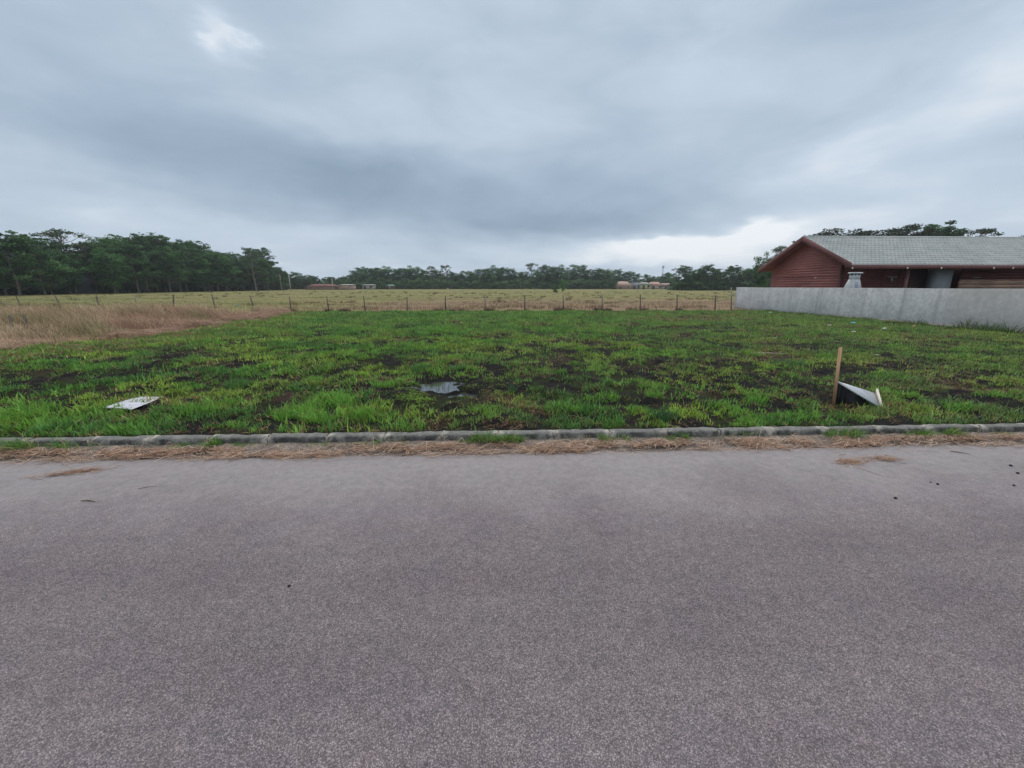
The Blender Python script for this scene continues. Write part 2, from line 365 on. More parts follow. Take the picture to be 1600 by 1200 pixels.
def build_kerb():
    prof = [(3.958, -.05), (3.963, .02), (3.966, .062), (3.974, .082), (3.99, .095), (4.01, .098), (4.06, .098), (4.075, .091), (4.08, -.05)]
    V = []; Q = []; C = []; b = 0; x = -20.98; rr = random.Random(3)
    mat = mat_kerb()
    while x < 26:
        L = .60; dy = rr.uniform(-.004, .004); dz = rr.uniform(-.004, .003); tw = rr.uniform(-.006, .006)
        xs = [x+.006, x+.014, x+.03, x+.08]+[x+.08+k*(L-.16)/8 for k in range(1, 8)]+[x+L-.08, x+L-.03, x+L-.014, x+L-.006]
        for k, xx in enumerate(xs):
            inset = .003 if k in (0, len(xs)-1) else (.001 if k in (1, len(xs)-2) else 0)
            for (py, pz) in prof:
                nz = (vn(xx*14, py*30+pz*40, 5)-.5)*.012 + (vn(xx*3.1, py*10, 6)-.5)*.008
                V.append((xx, py+dy+tw*(xx-x)/L+nz+(inset if py < 4 else -inset), pz+dz*(pz > 0)+nz*(pz > .05)-inset*(pz > .1)))
                C.append((1.0 if (k < 3 or k > len(xs)-4) and rr.random() < .8 else 0.0, 0, 0))
        m = len(prof); n = len(xs)
        for i in range(n-1):
            for j in range(m-1):
                Q.append((b+i*m+j, b+(i+1)*m+j, b+(i+1)*m+j+1, b+i*m+j+1))
        b += n*m; x += L
        # mortar in the joint
    mm = len(prof)
    o = mesh_np('kerb', V, [np.array(Q)], mat, col=np.array(C), smooth=True); tag(o, kind='structure')
    J = MB(); x = -20.98; rr = random.Random(4)
    while x < 26:
        h = .089; J.box(x-.007, x+.007, 3.972, 4.07, -.03, h)
        if rr.random() < .35: 
            w = rr.uniform(.012, .03); J.hexa([(x-w, 3.958, .05), (x+w, 3.958, .065), (x+w, 4.06, .05), (x-w, 4.06, .05), (x-w*.8, 3.980, .095), (x+w*.9, 3.978, .098), (x+w, 4.05, .102), (x-w, 4.05, .100)])
        x += .6
    j = J.build('mortar', simple('pale_mortar', (.33, .30, .26), .95, .3, 40)); j.parent = o
build_kerb()

# ------------------------------------------------------------------ blades
def blades(P, h, w, yaw, lean, leanyaw, col, seg=2):
    """curved tapered ribbons; returns V, quads, tris, C"""
    n = len(P); up = np.array([0, 0, 1.0]); side = np.stack([np.cos(yaw), np.sin(yaw), 0*yaw], 1)
    ld = np.stack([np.cos(leanyaw), np.sin(leanyaw), 0*yaw], 1)
    rows = []; k = seg
    for i in range(k):
        t = i/k; c = P+up*(h*t*(1-.35*lean*t))[:, None]+ld*(h*lean*t*t)[:, None]; ww = (w*(1-t**1.6*.75))[:, None]*.5
        rows += [c-side*ww, c+side*ww]
    tip = P+up*(h*(1-.35*lean))[:, None]+ld*(h*lean)[:, None]; rows.append(tip)
    m = 2*k+1; V = np.stack(rows, 1).reshape(-1, 3); b = np.arange(n)*m
    Q = [np.stack([b+2*i, b+2*i+1, b+2*i+3, b+2*i+2], 1) for i in range(k-1)]
    T = np.stack([b+2*k-2, b+2*k-1, b+2*k], 1)
    return V, (np.concatenate(Q) if Q else np.zeros((0, 4), int)), T, np.repeat(col, m, 0)
def mat_leaf(name, rough=.6, trans=.35, spec=.25, gain=1.0):
    m, t, b = material(name, rough, spec); at = t.new('ShaderNodeAttribute', attribute_name='col').outputs['Color']
    c = t.mix(1.0, at, (gain, gain, gain), 'MULTIPLY')
    t.set(b.inputs['Base Color'], c)
    tr = t.new('ShaderNodeBsdfTranslucent'); t.l.new(c, tr.inputs[0]); mx = t.new('ShaderNodeMixShader'); mx.inputs[0].default_value = trans
    out = t.n['Material Output']; t.l.new(b.outputs[0], mx.inputs[1]); t.l.new(tr.outputs[0], mx.inputs[2]); t.l.new(mx.outputs[0], out.inputs[0])
    return m
M_GRASS = mat_leaf('grass_blade', gain=1.6); M_DRY = mat_leaf('dry_grass_blade', .8, .25, .1)
U = rng.uniform
def mixc(a, b, t): t = np.asarray(t)[:, None]; return np.asarray(a)*(1-t)+np.asarray(b)*t
G_BRIGHT = np.array([.122, .245, .042]); G_MID = np.array([.066, .150, .038]); G_DARK = np.array([.028, .085, .020]); G_YEL = np.array([.25, .33, .05]); STRAW = np.array([.42, .29, .16]); REDB = np.array([.17, .085, .05])

def build_lot_grass():
    NT_ = 175000
    u = U(0, 1, NT_); Y0, Y1 = 4.10, 25.4; e = .75
    y = (Y0**e+u*(Y1**e-Y0**e))**(1/e); half = 1.38*y+2.0; x = U(-1, 1, NT_)*half
    f = fields(x, y); keep = (f['lot'] > .4) & (x < 17.2) & (f['pud'] < .2)
    n = fbm(x*1.9, y*1.9, 77, 4, .6)
    gap = fbm(x*5, y*4.2, 88, 3, .6); gf = sst(y, 18, 7); gap2 = fbm(x*2.0, y*1.5, 89, 4, .62); n = n*.35+gap2*.65
    prob = (1-f['mud']*.93)*(1-.6*f['thatch'])*(.10+1.15*sst(n, .40, .53))*(1-gf+gf*(.07+1.2*sst(gap, .40, .51)))
    keep &= U(0, 1, NT_) < prob
    x, y = x[keep], y[keep]; f = {k: a[keep] for k, a in f.items()}; n = n[keep]; N = len(x)
    k = 6; X = np.repeat(x, k); Yy = np.repeat(y, k); d = Yy/5
    sp = .035*d**.6; X = X+rng.normal(0, 1, N*k)*sp; Yy = np.maximum(Yy+rng.normal(0, 1, N*k)*sp, 4.10)
    r = lambda a: np.repeat(a, k)
    tall = sst(fbm(x*.8, y*.8, 31, 4), .48, .66)*sst(y, 14, 6)*sst(x, 1.5, -1.5)+.25*sst(y, 9, 16)*0
    h = r((.028+.06*U(0, 1, N)**1.5+.03*n)*(1+.45*tall))*U(.5, 1.3, N*k)
    h = h*(1+.5*sst(Yy, 8, 18)*U(.3, 1.6, N*k))
    w = (.0085+.005*r(tall)+.003*sst(Yy, 9, 5))*U(.6, 1.5, N*k)*(1+.0*d)*np.maximum(1, d)**.75
    c1 = fbm(x*1.3+40, y*1.3, 101, 4, .6); c2 = fbm(x*2.7, y*2.7, 111, 3)
    col = mixc(G_MID, G_BRIGHT, sst(c1, .38, .62)); col = col*(1-sst(c2, .55, .8)[:, None]*.5)+G_DARK*(sst(c2, .55, .8)[:, None]*.5)
    yl = sst(fbm(x*.9, y*1.1, 121, 4), .42, .66)*.85+.5*f['edge']; yl = np.clip(yl, 0, 1); col = mixc(col, G_YEL*np.array([1, .92, 1]), yl*.55)
    fr = sst(y, 9, 17)*.5; col = mixc(col, np.array([.075, .17, .048]), fr)
    rgt = (sst(x, 2, 9)*.28+.22*sst(fbm(x*.6, y*.9, 141, 3), .45, .6)); col = mixc(col, np.array([.15, .165, .07]), rgt)
    col = col*U(.5, 1.55, N)[:, None]; col = np.repeat(col, k, 0); m = N*k
    dry = U(0, 1, m) < r(.10+.45*f['thatch']+.25*f['edge']+.15*f['mud'])
    cd_ = mixc(STRAW*.75, REDB, U(0, 1, m)**1.5); col = np.where(dry[:, None], cd_, col)
    col = col*U(.7, 1.3, m)[:, None]; col = np.clip(col*np.stack([U(.85, 1.15, m), np.ones(m), U(.8, 1.2, m)], 1), 0, 1)
    lowp = 1-.72*sst(((X+.75)/.95)**2+((Yy-5.75)/.75)**2, 1.4, .8); h = h*lowp
    h = np.where(dry, h*.7, h); yaw = U(0, 6.283, m)
    lean = np.where(dry, U(.4, 1.6, m), U(.1, .9, m)); z = gz(X, Yy)-.004
    V, Q, T, C = blades(np.stack([X, Yy, z], 1), h, w, yaw, lean, U(0, 6.283, m), col, 2)
    tag(mesh_np('lot_grass', V, [Q, T], M_GRASS, col=C), 'patchy bright green grass regrowing over the black soil of the lot', 'grass', kind='stuff')
    # broad blades of the coarse grass near the kerb, in tussocks
    ts = []
    rr = np.random.default_rng(5)
    for px, py, R_, H_, nb, tone in [(20, 655, .30, .20, 260, 0), (60, 640, .25, .16, 160, 0), (110, 655, .2, .14, 120, 0), (310, 640, .3, .14, 160, 0), (350, 625, .3, .13, 140, 0), (460, 645, .3, .16, 260, 0), (500, 655, .25, .16, 220, 0),
                                  (520, 630, .35, .17, 260, 0), (560, 650, .2, .14, 140, 0), (600, 600, .25, .15, 160, 0), (370, 600, .22, .13, 500, 1), (655, 578, .2, .12, 500, 1), (715, 578, .2, .12, 400, 1), (420, 585, .3, .12, 220, 1),
                                  (590, 650, .25, .13, 140, 0), (800, 612, .06, .2, 24, 2), (1035, 655, .18, .17, 160, 2), (1235, 570, .4, .15, 500, 1), (1000, 640, .2, .1, 120, 0), (1500, 640, .2, .12, 100, 0), (1470, 630, .3, .12, 160, 1),
                                  (1180, 625, .2, .12, 120, 0), (1250, 650, .25, .13, 130, 0), (760, 640, .25, .12, 130, 0), (880, 640, .3, .12, 160, 0), (940, 620, .3, .12, 160, 0), (480, 560, .5, .1, 200, 0), (240, 655, .3, .12, 120, 0), (170, 650, .2, .12, 90, 0),
                                  (730, 560, .5, .12, 220, 0), (560, 560, .5, .12, 220, 0), (1100, 560, .6, .1, 260, 1), (1390, 590, .4, .1, 160, 0), (1430, 560, .5, .1, 160, 1)]:
        ts.append((*gnd(px, py), R_, H_, nb, tone))
    for i in range(90):
        yy = 4.2+9*rr.random()**1.4; xx = (rr.random()*2-1)*(1.3*yy+1)
        if xx < -12 or xx > 16.5 or (abs(xx+.75) < 1.1 and 4.8 < yy < 6.8): continue
        ts.append((xx, yy, .12+.25*rr.random(), .07+.08*rr.random(), int(40+80*rr.random()), int(rr.random()*2)))
    PX = []; H = []; Wd = []; C_ = []
    for cx, cy, R_, H_, nb, tone in ts:
        a = rr.random(nb)*6.283; q = R_*np.sqrt(rr.random(nb))*.9; xx = cx+q*np.cos(a); yy = np.maximum(cy+q*np.sin(a)*.7, 4.11)
        ff = fields(xx, yy)['pud'] < .3; xx = xx[ff]; yy = yy[ff]; nb = len(xx)
        PX.append(np.stack([xx, yy, gz(xx, yy)-.005], 1)); H.append(H_*(.5+.8*rr.random(nb))); Wd.append((.009 if tone != 1 else .004)*(.6+.8*rr.random(nb)))
        base = {0: (.105, .225, .036), 1: (.075, .16, .042), 2: (.04, .10, .035)}[tone]
        C_.append(np.array(base)*(.65+.8*rr.random((nb, 1)))*(.9+.2*rr.random((nb, 3))))
    P = np.concatenate(PX); H = np.concatenate(H); Wd = np.concatenate(Wd); C_ = np.concatenate(C_); m = len(P)
    V, Q, T, C = blades(P, H, Wd, U(0, 6.283, m), U(.15, 1.1, m), U(0, 6.283, m), C_, 4)
    tag(mesh_np('coarse_grass', V, [Q, T], M_GRASS, col=C), 'longer broad-bladed green grass tufts scattered over the lot', 'grass', kind='stuff')
    # brown and olive stubble standing out of the bare soil
    m = 90000; u = U(0, 1, m); y = 4.12+17*u**1.25; x = U(-1, 1, m)*(1.36*y+1.5); f = fields(x, y); sp_ = fbm(x*7, y*7, 151, 3)
    kp = (f['lot'] > .5) & (x < 17) & (f['pud'] < .1) & (U(0, 1, m) < (.25+.75*np.maximum(f['mud'], f['thatch']))*sst(sp_, .42, .6)); x = x[kp]; y = y[kp]; m = len(x)
    col = mixc([.11, .075, .045], [.10, .12, .035], (U(0, 1, m) < .45)*1.0); col = mixc(col, [.34, .25, .15], (U(0, 1, m) < .10)*1.0); col = mixc(col, [.02, .017, .015], (U(0, 1, m) < .35)*1.0)
    V, Q, T, C = blades(np.stack([x, y, gz(x, y)-.004], 1), U(.012, .055, m), U(.004, .009, m)*np.maximum(1, y/6)**.7, U(0, 6.28, m), U(.2, 1.5, m), U(0, 6.28, m), col, 2)
    tag(mesh_np('stubble', V, [Q, T], M_DRY, col=C), 'short brown and olive stubble on the bare black soil patches', 'stubble', kind='stuff')
    # dead leaves and stalks lying on the lot
    m = 46000; u = U(0, 1, m); y = 4.1+14*u**1.3; x = U(-1, 1, m)*(1.36*y+1.5); f = fields(x, y)
    kp = (f['lot'] > .5) & (x < 17) & (f['pud'] < .1) & (U(0, 1, m) < .12+.8*f['thatch']+.4*f['mud']*sst(fbm(x*4, y*4, 55), .45, .6)); x = x[kp]; y = y[kp]; m = len(x); f = {k: a[kp] for k, a in f.items()}
    col = mixc(STRAW*.6, REDB*.8, U(0, 1, m)); col = mixc(col, [.05, .035, .03], (U(0, 1, m) < .35)*.8)
    V, Q, T, C = litter(x, y, gz(x, y)+U(.0, .03, m), U(.04, .16, m), U(.003, .009, m)*np.maximum(1, y/6)**.6, U(0, 6.283, m), col)
    tag(mesh_np('dead_grass_litter', V, [Q, T], M_DRY, col=C), 'brown dead stalks and leaves lying between the green grass', 'dead grass', kind='stuff')
def litter(x, y, z, L, w, yaw, col, tilt=.12):
    n = len(x); d = np.stack([np.cos(yaw), np.sin(yaw), rng.normal(0, tilt, n)], 1); s = np.stack([-np.sin(yaw), np.cos(yaw), rng.normal(0, .5, n)], 1)
    P = np.stack([x, y, z], 1); bend = s*(rng.normal(0, .18, n)*L)[:, None]; rows = []
    for t in (-.5, 0, .5):
        c = P+d*(t*L)[:, None]+bend*(1-4*t*t)+np.array([0, 0, 1])*(.04*L*(1-4*t*t))[:, None]
        rows += [c-s*(w*.5)[:, None], c+s*(w*.5)[:, None]] if t < .5 else [c]
    V = np.stack(rows, 1).reshape(-1, 3); b = np.arange(n)*5
    return V, np.stack([b, b+1, b+3, b+2], 1), np.stack([b+2, b+3, b+4], 1), np.repeat(col, 5, 0)
build_lot_grass()

def build_straw():
    # tall dry grass of the neighbouring plot
    n = 75000; y = 7.5+18.2*U(0, 1, n)**.85; lb = lot_left(y); x = lb-np.abs(rng.gamma(1.3, 6.5, n))+.5
    keep = (x > -1.45*y-3) & (fields(x, y)['lot'] < .55); x = x[keep]; y = y[keep]; n = len(x)
    c = fbm(x*.45, y*.8, 201, 4, .6); keep = U(0, 1, n) < .18+.9*sst(c, .38, .6); x = x[keep]; y = y[keep]; c = c[keep]; n = len(x)
    D = np.hypot(x, y)/15
    h = (.16+.75*sst(c, .40, .66))*U(.5, 1.15, n)*(.55+.45*sst(lot_left(y)-x, 0, 2.5)); w = .006*U(.7, 1.5, n)*np.maximum(1, D)**.8
    k = fbm(x*.8+5, y*1.2, 211, 3); col = mixc([.56, .44, .29], [.42, .27, .19], sst(k, .4, .62)); col = mixc(col, [.24, .24, .10], sst(fbm(x*.5, y*.9, 221, 3), .52, .68)*.7)
    col = mixc(col, [.13, .08, .06], (U(0, 1, n) < .2)*1.0)*U(.75, 1.25, n)[:, None]
    V, Q, T, C = blades(np.stack([x, y, gz(x, y)-.01], 1), h, w, U(0, 6.283, n), U(.3, 1.2, n), rng.normal(2.7, .7, n), col, 3)
    tag(mesh_np('tall_dry_grass', V, [Q, T], M_DRY, col=C), 'tall straw coloured dry grass on the unmown plot at left', 'dry grass', kind='stuff')
    # flattened pinkish hay along the edge of the lot
    n = 7000; y = 9.5+15*U(0, 1, n); x = lot_left(y)-.3+rng.normal(0, .5, n); kp = U(0, 1, n) < sst(fbm(x*.55, y*.7, 231), .52, .60); x = x[kp]; y = y[kp]; n = len(x)
    col = mixc([.46, .32, .25], [.33, .20, .14], U(0, 1, n))
    V, Q, T, C = litter(x, y, gz(x, y)+U(.02, .2, n), U(.2, .5, n), U(.008, .016, n), rng.normal(.3, .5, n), col, .25)
    tag(mesh_np('flattened_hay', V, [Q, T], M_DRY, col=C), 'flattened pinkish dry hay lying along the left edge of the lot', 'dry grass', kind='stuff')
    # pasture beyond the fence
    n = 120000; u = U(0, 1, n); y = 25.7*(150/25.7)**(u**.9); x = U(-1.42, 1.3, n)*y
    kp = (x > -76) & ((x < 17.2) | (y > 29)) ; x = x[kp]; y = y[kp]; n = len(x)
    c = fbm(x*.14, y*.3, 301, 5, .62); c2 = fbm(x*.5, y*1.0, 311, 4)
    kp = U(0, 1, n) < .35+.7*sst(c2, .35, .6); x = x[kp]; y = y[kp]; c = c[kp]; c2 = c2[kp]; n = len(x)
    near = sst(y, 45, 26)
    h = (.09+.26*sst(c2, .45, .7)*near+.08*near)*U(.5, 1.2, n); w = .012*U(.7, 1.4, n)*(y/26)**.85
    col = mixc([.29, .27, .11], [.29, .19, .13], sst(c, .46, .60)*.85); col = mixc(col, [.19, .21, .07], sst(fbm(x*.07+30, y*.16, 321, 4), .50, .62)*.75); col = mixc(col, [.28, .175, .13], (.35+.5*sst(c2, .42, .6))*sst(y, 60, 34)*sst(x, -16, -6))
    col = mixc(col, [.14, .085, .07], (U(0, 1, n) < .12)+.55*sst(fbm(x*.3, y*.9, 331, 4), .60, .72))*U(.8, 1.2, n)[:, None]
    V, Q, T, C = blades(np.stack([x, y, gz(x, y)-.01], 1), h, w, U(-.5, .5, n), U(.1, .8, n), U(0, 6.283, n), np.clip(col, 0, 1), 2)
    tag(mesh_np('pasture_grass', V, [Q, T], M_DRY, col=C), 'olive and straw coloured pasture grass beyond the wire fence', 'grass', kind='stuff')
build_straw()
def pasture_tussocks():
    k = 1500; y = 27.5*(120/27.5)**U(0, 1, k); x = U(-1.35, 1.25, k)*y; kp = (x > -74) & ((x < 16.5) | (y > 32)) & (U(0, 1, k) < sst(fbm(x*.12, y*.3, 341, 4), .42, .60)+.08); x = x[kp]; y = y[kp]; k = len(x)
    m = 26; a = U(0, 6.283, k*m); q = .35*np.sqrt(U(0, 1, k*m)); X = np.repeat(x, m)+q*np.cos(a); Y = np.repeat(y, m)+q*np.sin(a)
    tone = np.repeat(U(0, 1, k), m); col = mixc([.13, .085, .06], [.16, .17, .06], (tone > .55)*1.0); col = mixc(col, [.36, .29, .16], (tone > .82)*1.0)*U(.7, 1.3, k*m)[:, None]
    V, Q, T, C = blades(np.stack([X, Y, gz(X, Y)-.01], 1), np.repeat(U(.15, .42, k), m)*U(.5, 1.1, k*m), .014*(Y/26)**.7*U(.7, 1.4, k*m), U(-.6, .6, k*m), U(.2, 1.1, k*m), a, col, 2)
    tag(mesh_np('pasture_tussocks', V, [Q, T], M_DRY, col=C), 'darker rough tussocks scattered over the pasture', 'grass', kind='stuff')
pasture_tussocks()

def build_gutter():
    n = 26000; x = U(-8.5, 9.5, n); band = fbm(x*1.4, x*0, 401, 4, .6)
    t = U(0, 1, n)**.8; wd = .09+.14*sst(band, .35, .65); y = 3.86-t*wd+.06*(fbm(x*6, x*0, 402, 3)-.5)
    kp = U(0, 1, n) < .08+.62*sst(fbm(x*2.2, y*6, 403, 3), .42, .64); x = x[kp]; y = y[kp]; n = len(x)
    z = np.where(y < 3.68, .002, .012+.03*sst(y, 3.70, 3.95))+U(0, .009, n)*sst(y, 3.5, 3.75)+.002
    col = mixc([.60, .41, .30], [.38, .235, .165], U(0, 1, n)); col = mixc(col, [.64, .50, .39], (U(0, 1, n) < .25)*1.0); col = mixc(col, [.12, .08, .06], (U(0, 1, n) < .13)*1.0)
    V, Q, T, C = litter(x, y, z, U(.04, .20, n), U(.002, .0055, n), rng.normal(0, .75, n), col, .10)
    tag(mesh_np('gutter_straw', V, [Q, T], M_DRY, col=C), 'reddish straw clippings strewn along the gutter below the kerb', 'straw', kind='stuff')
    n = 5200; x = U(-8.5, 9.5, n); y = 3.73-np.abs(rng.normal(0, .055, n)); kp = U(0, 1, n) < .1+.9*sst(fbm(x*1.7, y*5, 404, 3), .42, .62); x = x[kp]; y = y[kp]; n = len(x)
    V2, Q2, T2, C2 = litter(x, y, x*0+.004+U(0, .008, n), U(.06, .26, n), U(.002, .0045, n), rng.normal(0, .6, n), mixc([.64, .50, .40], [.42, .27, .20], U(0, 1, n)), .03)
    tag(mesh_np('loose_straw', V2, [Q2, T2], M_DRY, col=C2), 'loose pale straws scattered over the edge of the asphalt', 'straw', kind='stuff')
    n = 20000; x = U(-8.5, 9.5, n); a = fbm(x*2.6, x*0, 411, 4, .6); y = 3.955-np.abs(rng.normal(0, .05, n))
    kp = U(0, 1, n) < sst(fbm(x*5.5, x*0, 412, 3), .40, .60)*.85*sst(a, .25, .5)+.05; x = x[kp]; y = y[kp]; a = a[kp]; n = len(x)
    h = (.03+.13*sst(a, .45, .75))*U(.4, 1.3, n); col = mixc(G_BRIGHT, G_DARK*1.3, U(0, 1, n)); col = mixc(col, [.30, .25, .12], (U(0, 1, n) < .18)*1.)
    V, Q, T, C = blades(np.stack([x, y, x*0+.025], 1), h, U(.003, .008, n), U(0, 6.28, n), U(.2, 1.3, n), rng.normal(-1.57, 1.0, n), col, 3)
    tag(mesh_np('gutter_grass', V, [Q, T], M_GRASS, col=C), 'small green weeds growing at the foot of the kerb', 'grass', kind='stuff')
    # straw bundles lying on the asphalt
    def bundle(px, py, L, Wd, ang, n, label):
        cx, cy = gnd(px, py, 0); u_ = rng.normal(0, .33, n)*L; v_ = rng.normal(0, .3, n)*Wd
        X = u_*math.cos(ang)-v_*math.sin(ang); Yy = u_*math.sin(ang)+v_*math.cos(ang)
        col = mixc([.50, .33, .22], [.30, .17, .11], U(0, 1, n))
        V, Q, T, C = litter(X, Yy, .004+U(0, .02, n)*np.exp(-(u_/L*2)**2), U(.04, .20, n)*min(1.2, L/.4), U(.002, .006, n), ang+rng.normal(0, .35, n), col, .06)
        tag(mesh_np('straw_clump', V, [Q, T], M_DRY, col=C, loc=(cx, cy, 0)), label, 'straw')
    bundle(118, 739, .42, .07, .30, 110, 'thin streak of tan straw lying on the left side of the asphalt')
    bundle(1332, 722, .30, .13, .1, 120, 'flat tan straw clump on the asphalt at right, next to the redder clump')
    bundle(1382, 718, .24, .12, -.1, 130, 'reddish straw clump on the asphalt at right, nearest the kerb weeds')
build_gutter()

def twig(px, py, L, ang, r, label, mat, z=0.0):
    cx, cy = gnd(px, py, z); b = MB(); pts = [(-L/2*math.cos(ang), -L/2*math.sin(ang), r), (-.1*L*math.cos(ang), -.1*L*math.sin(ang)+.01, r*1.6), (L/2*math.cos(ang), L/2*math.sin(ang), r)]
    b.tube(pts, [r*.7, r, r*.4], 6); tag(b.build('twig', mat, loc=(cx, cy, z)), label, 'twig')
M_TWIG = simple('brown_twig', (.13, .075, .05), .9, .3, 20); M_PALE = simple('pale_stalk', (.42, .34, .26), .9, .3, 20)
twig(138, 784, .13, -.15, .004, 'short dark brown twig lying alone on the left asphalt', M_TWIG)
twig(1500, 708, .14, -.6, .004, 'thin grey twig on the asphalt below the straw at right', M_TWIG)
twig(1361, 738, .20, -1.2, .0025, 'pale straight stalk sticking out below the straw clumps on the road', M_PALE)
twig(230, 762, .12, .4, .002, 'faint thin dark stalk on the left asphalt', M_TWIG)
def pebble(px, py, r, mat, label, z=0.0, name='pebble', cat='pebble', flat=.6, group=None, seed=0):
    cx, cy = gnd(px, py, z); n, m = 10, 6; V = []; rr = random.Random(seed+int(px)); 
    for j in range(m+1):
        for i in range(n):
            a = 2*math.pi*i/n; e = math.pi*(j/m)-math.pi/2; k = r*(.75+.5*vn(np.array(i*.9+px), np.array(j*1.3+py), 9).item())
            V.append((k*math.cos(e)*math.cos(a), k*math.cos(e)*math.sin(a)*.85, r*flat*.8+k*flat*math.sin(e)))
    q = [(j*n+i, j*n+(i+1) % n, (j+1)*n+(i+1) % n, (j+1)*n+i) for j in range(m) for i in range(n)]
    tag(mesh_np(name, V, [np.array(q)], mat, smooth=flat > .5, loc=(cx, cy, z)), label, cat, group)
M_DARKP = simple('dark_stone', (.02, .02, .02), .9)
for i, (px, py, r, lab) in enumerate([(452, 916, .008, 'tiny black pebble alone in the middle of the grey asphalt'), (1399, 779, .012, 'black pebble on the right asphalt, nearest the camera of the scattered few'),
        (1465, 757, .011, 'black pebble on the right asphalt beside a smaller one'), (1454, 754, .007, 'smallest black pebble on the right asphalt, just left of a bigger one'), (1579, 728, .013, 'black pebble near the right edge, closest to the kerb'),
        (1590, 740, .013, 'black pebble at the right edge, second from the kerb'), (1584, 759, .010, 'black pebble near the right edge, farthest of its three from the kerb')]):
    pebble(px, py, r, M_DARKP, lab)

# ------------------------------------------------------------------ puddle
def build_puddle():
    m, t, b = material('still_dark_water', .03, .5); b.inputs['Base Color'].default_value = (.05, .055, .06, 1); b.inputs['IOR'].default_value = 4.2
    b.inputs['Specular IOR Level'].default_value = .5
    bump(t, b, t.noise(geopos(t), 30, 3), .03, .004)
    V = [(-.75, 6.05, .052)]; n = 48
    for i in range(n):
        a = 2*math.pi*i/n; V.append((-.75+.95*math.cos(a), 6.05+.95*math.sin(a), .052))
    tag(mesh_np('puddle', V, [np.array([(0, 1+i, 1+(i+1) % n) for i in range(n)])], m), kind='structure')
    # reeds and dead stalks in the water
    k = 420; x = rng.normal(-.85, .35, k); y = rng.normal(6.2, .3, k); h = U(.03, .14, k)
    col = mixc([.03, .05, .02], [.10, .13, .04], U(0, 1, k))
    V, Q, T, C = blades(np.stack([x, y, x*0+.03], 1), h, U(.003, .006, k), U(0, 6.28, k), U(.1, .9, k), U(0, 6.28, k), col, 3)
    tag(mesh_np('water_weeds', V, [Q, T], M_GRASS, col=C), 'thin dark stalks standing in the small puddle', 'weeds', kind='stuff')
build_puddle()

# ------------------------------------------------------------------ fallen boards
def board_mats():
    m, t, b = material('faded_sign_print', .45, .4); p = objco(t); s = t.sep(p)
    n = t.noise(p, 7, 4, .6); n2 = t.noise(t.scale(p, (60, 8, 1)), 1, 3, .6); n3 = t.noise(p, 40, 3, .6)
    c = t.ramp(n, [(.3, (.38, .40, .44)), (.5, (.50, .49, .54)), (.7, (.60, .65, .69))])
    c = t.mix(t.m('MULTIPLY', t.m('MULTIPLY', t.sm(n2, .54, .66), t.sm(n3, .4, .6)), .55), c, (.22, .24, .30))
    t.set(b.inputs['Base Color'], c)
    return m
M_SIGN = board_mats()
M_STAKE = simple('raw_pine_stake', (.50, .30, .17), .85, .22, 9, stretch=(3, 3, .4), bmp=.3)
M_WHITEW = simple('pale_bleached_wood', (.62, .56, .47), .85, .18, 12, stretch=(3, 3, .4))
M_EDGE = simple('galvanised_edge', (.62, .65, .68), .5, .12, 8)
M_BLACK = simple('frame_and_shade_black', (.03, .03, .032), .8, .3, 10)  # for the frame slats and the sheet imitating shade under the panel
def flat_board():
    pts = [gnd(158, 637.5, .13), gnd(205, 640, .13), gnd(256, 618, .14), gnd(218, 621, .14)]
    # straighten into a parallelogram-shaped sheet lying on the grass
    P = [Vector((a, b, z)) for (a, b), z in zip(pts, (.130, .130, .142, .142))]
    c = sum(P, Vector())/4; r = empty('fallen_sign', c)
    n = 10; V = []; th = .006
    for zt in (0, -th):
        for j in range(n+1):
            for i in range(n+1):
                u, w = i/n, j/n; q = P[0]*(1-u)*(1-w)+P[1]*u*(1-w)+P[2]*u*w+P[3]*(1-u)*w-c
                V.append((q.x, q.y, q.z+zt+.012*math.sin(3*u+2*w)))
    m = (n+1)**2; F = []
    for j in range(n):
        for i in range(n):
            a = j*(n+1)+i; F.append((a, a+1, a+n+2, a+n+1)); F.append((m+a+n+1, m+a+n+2, m+a+1, m+a))
    ring = [i for i in range(n+1)]+[(j*(n+1)+n) for j in range(1, n+1)]+[n*(n+1)+i for i in range(n-1, -1, -1)]+[j*(n+1) for j in range(n-1, 0, -1)]
    for k in range(len(ring)): a, b2 = ring[k], ring[(k+1) % len(ring)]; F.append((b2, a, m+a, m+b2))
    mesh_np('panel', V, [np.array(F)], M_SIGN, r, smooth=False)
    tag(r, 'pale faded sign board lying flat in the grass at left', 'sign')
flat_board()
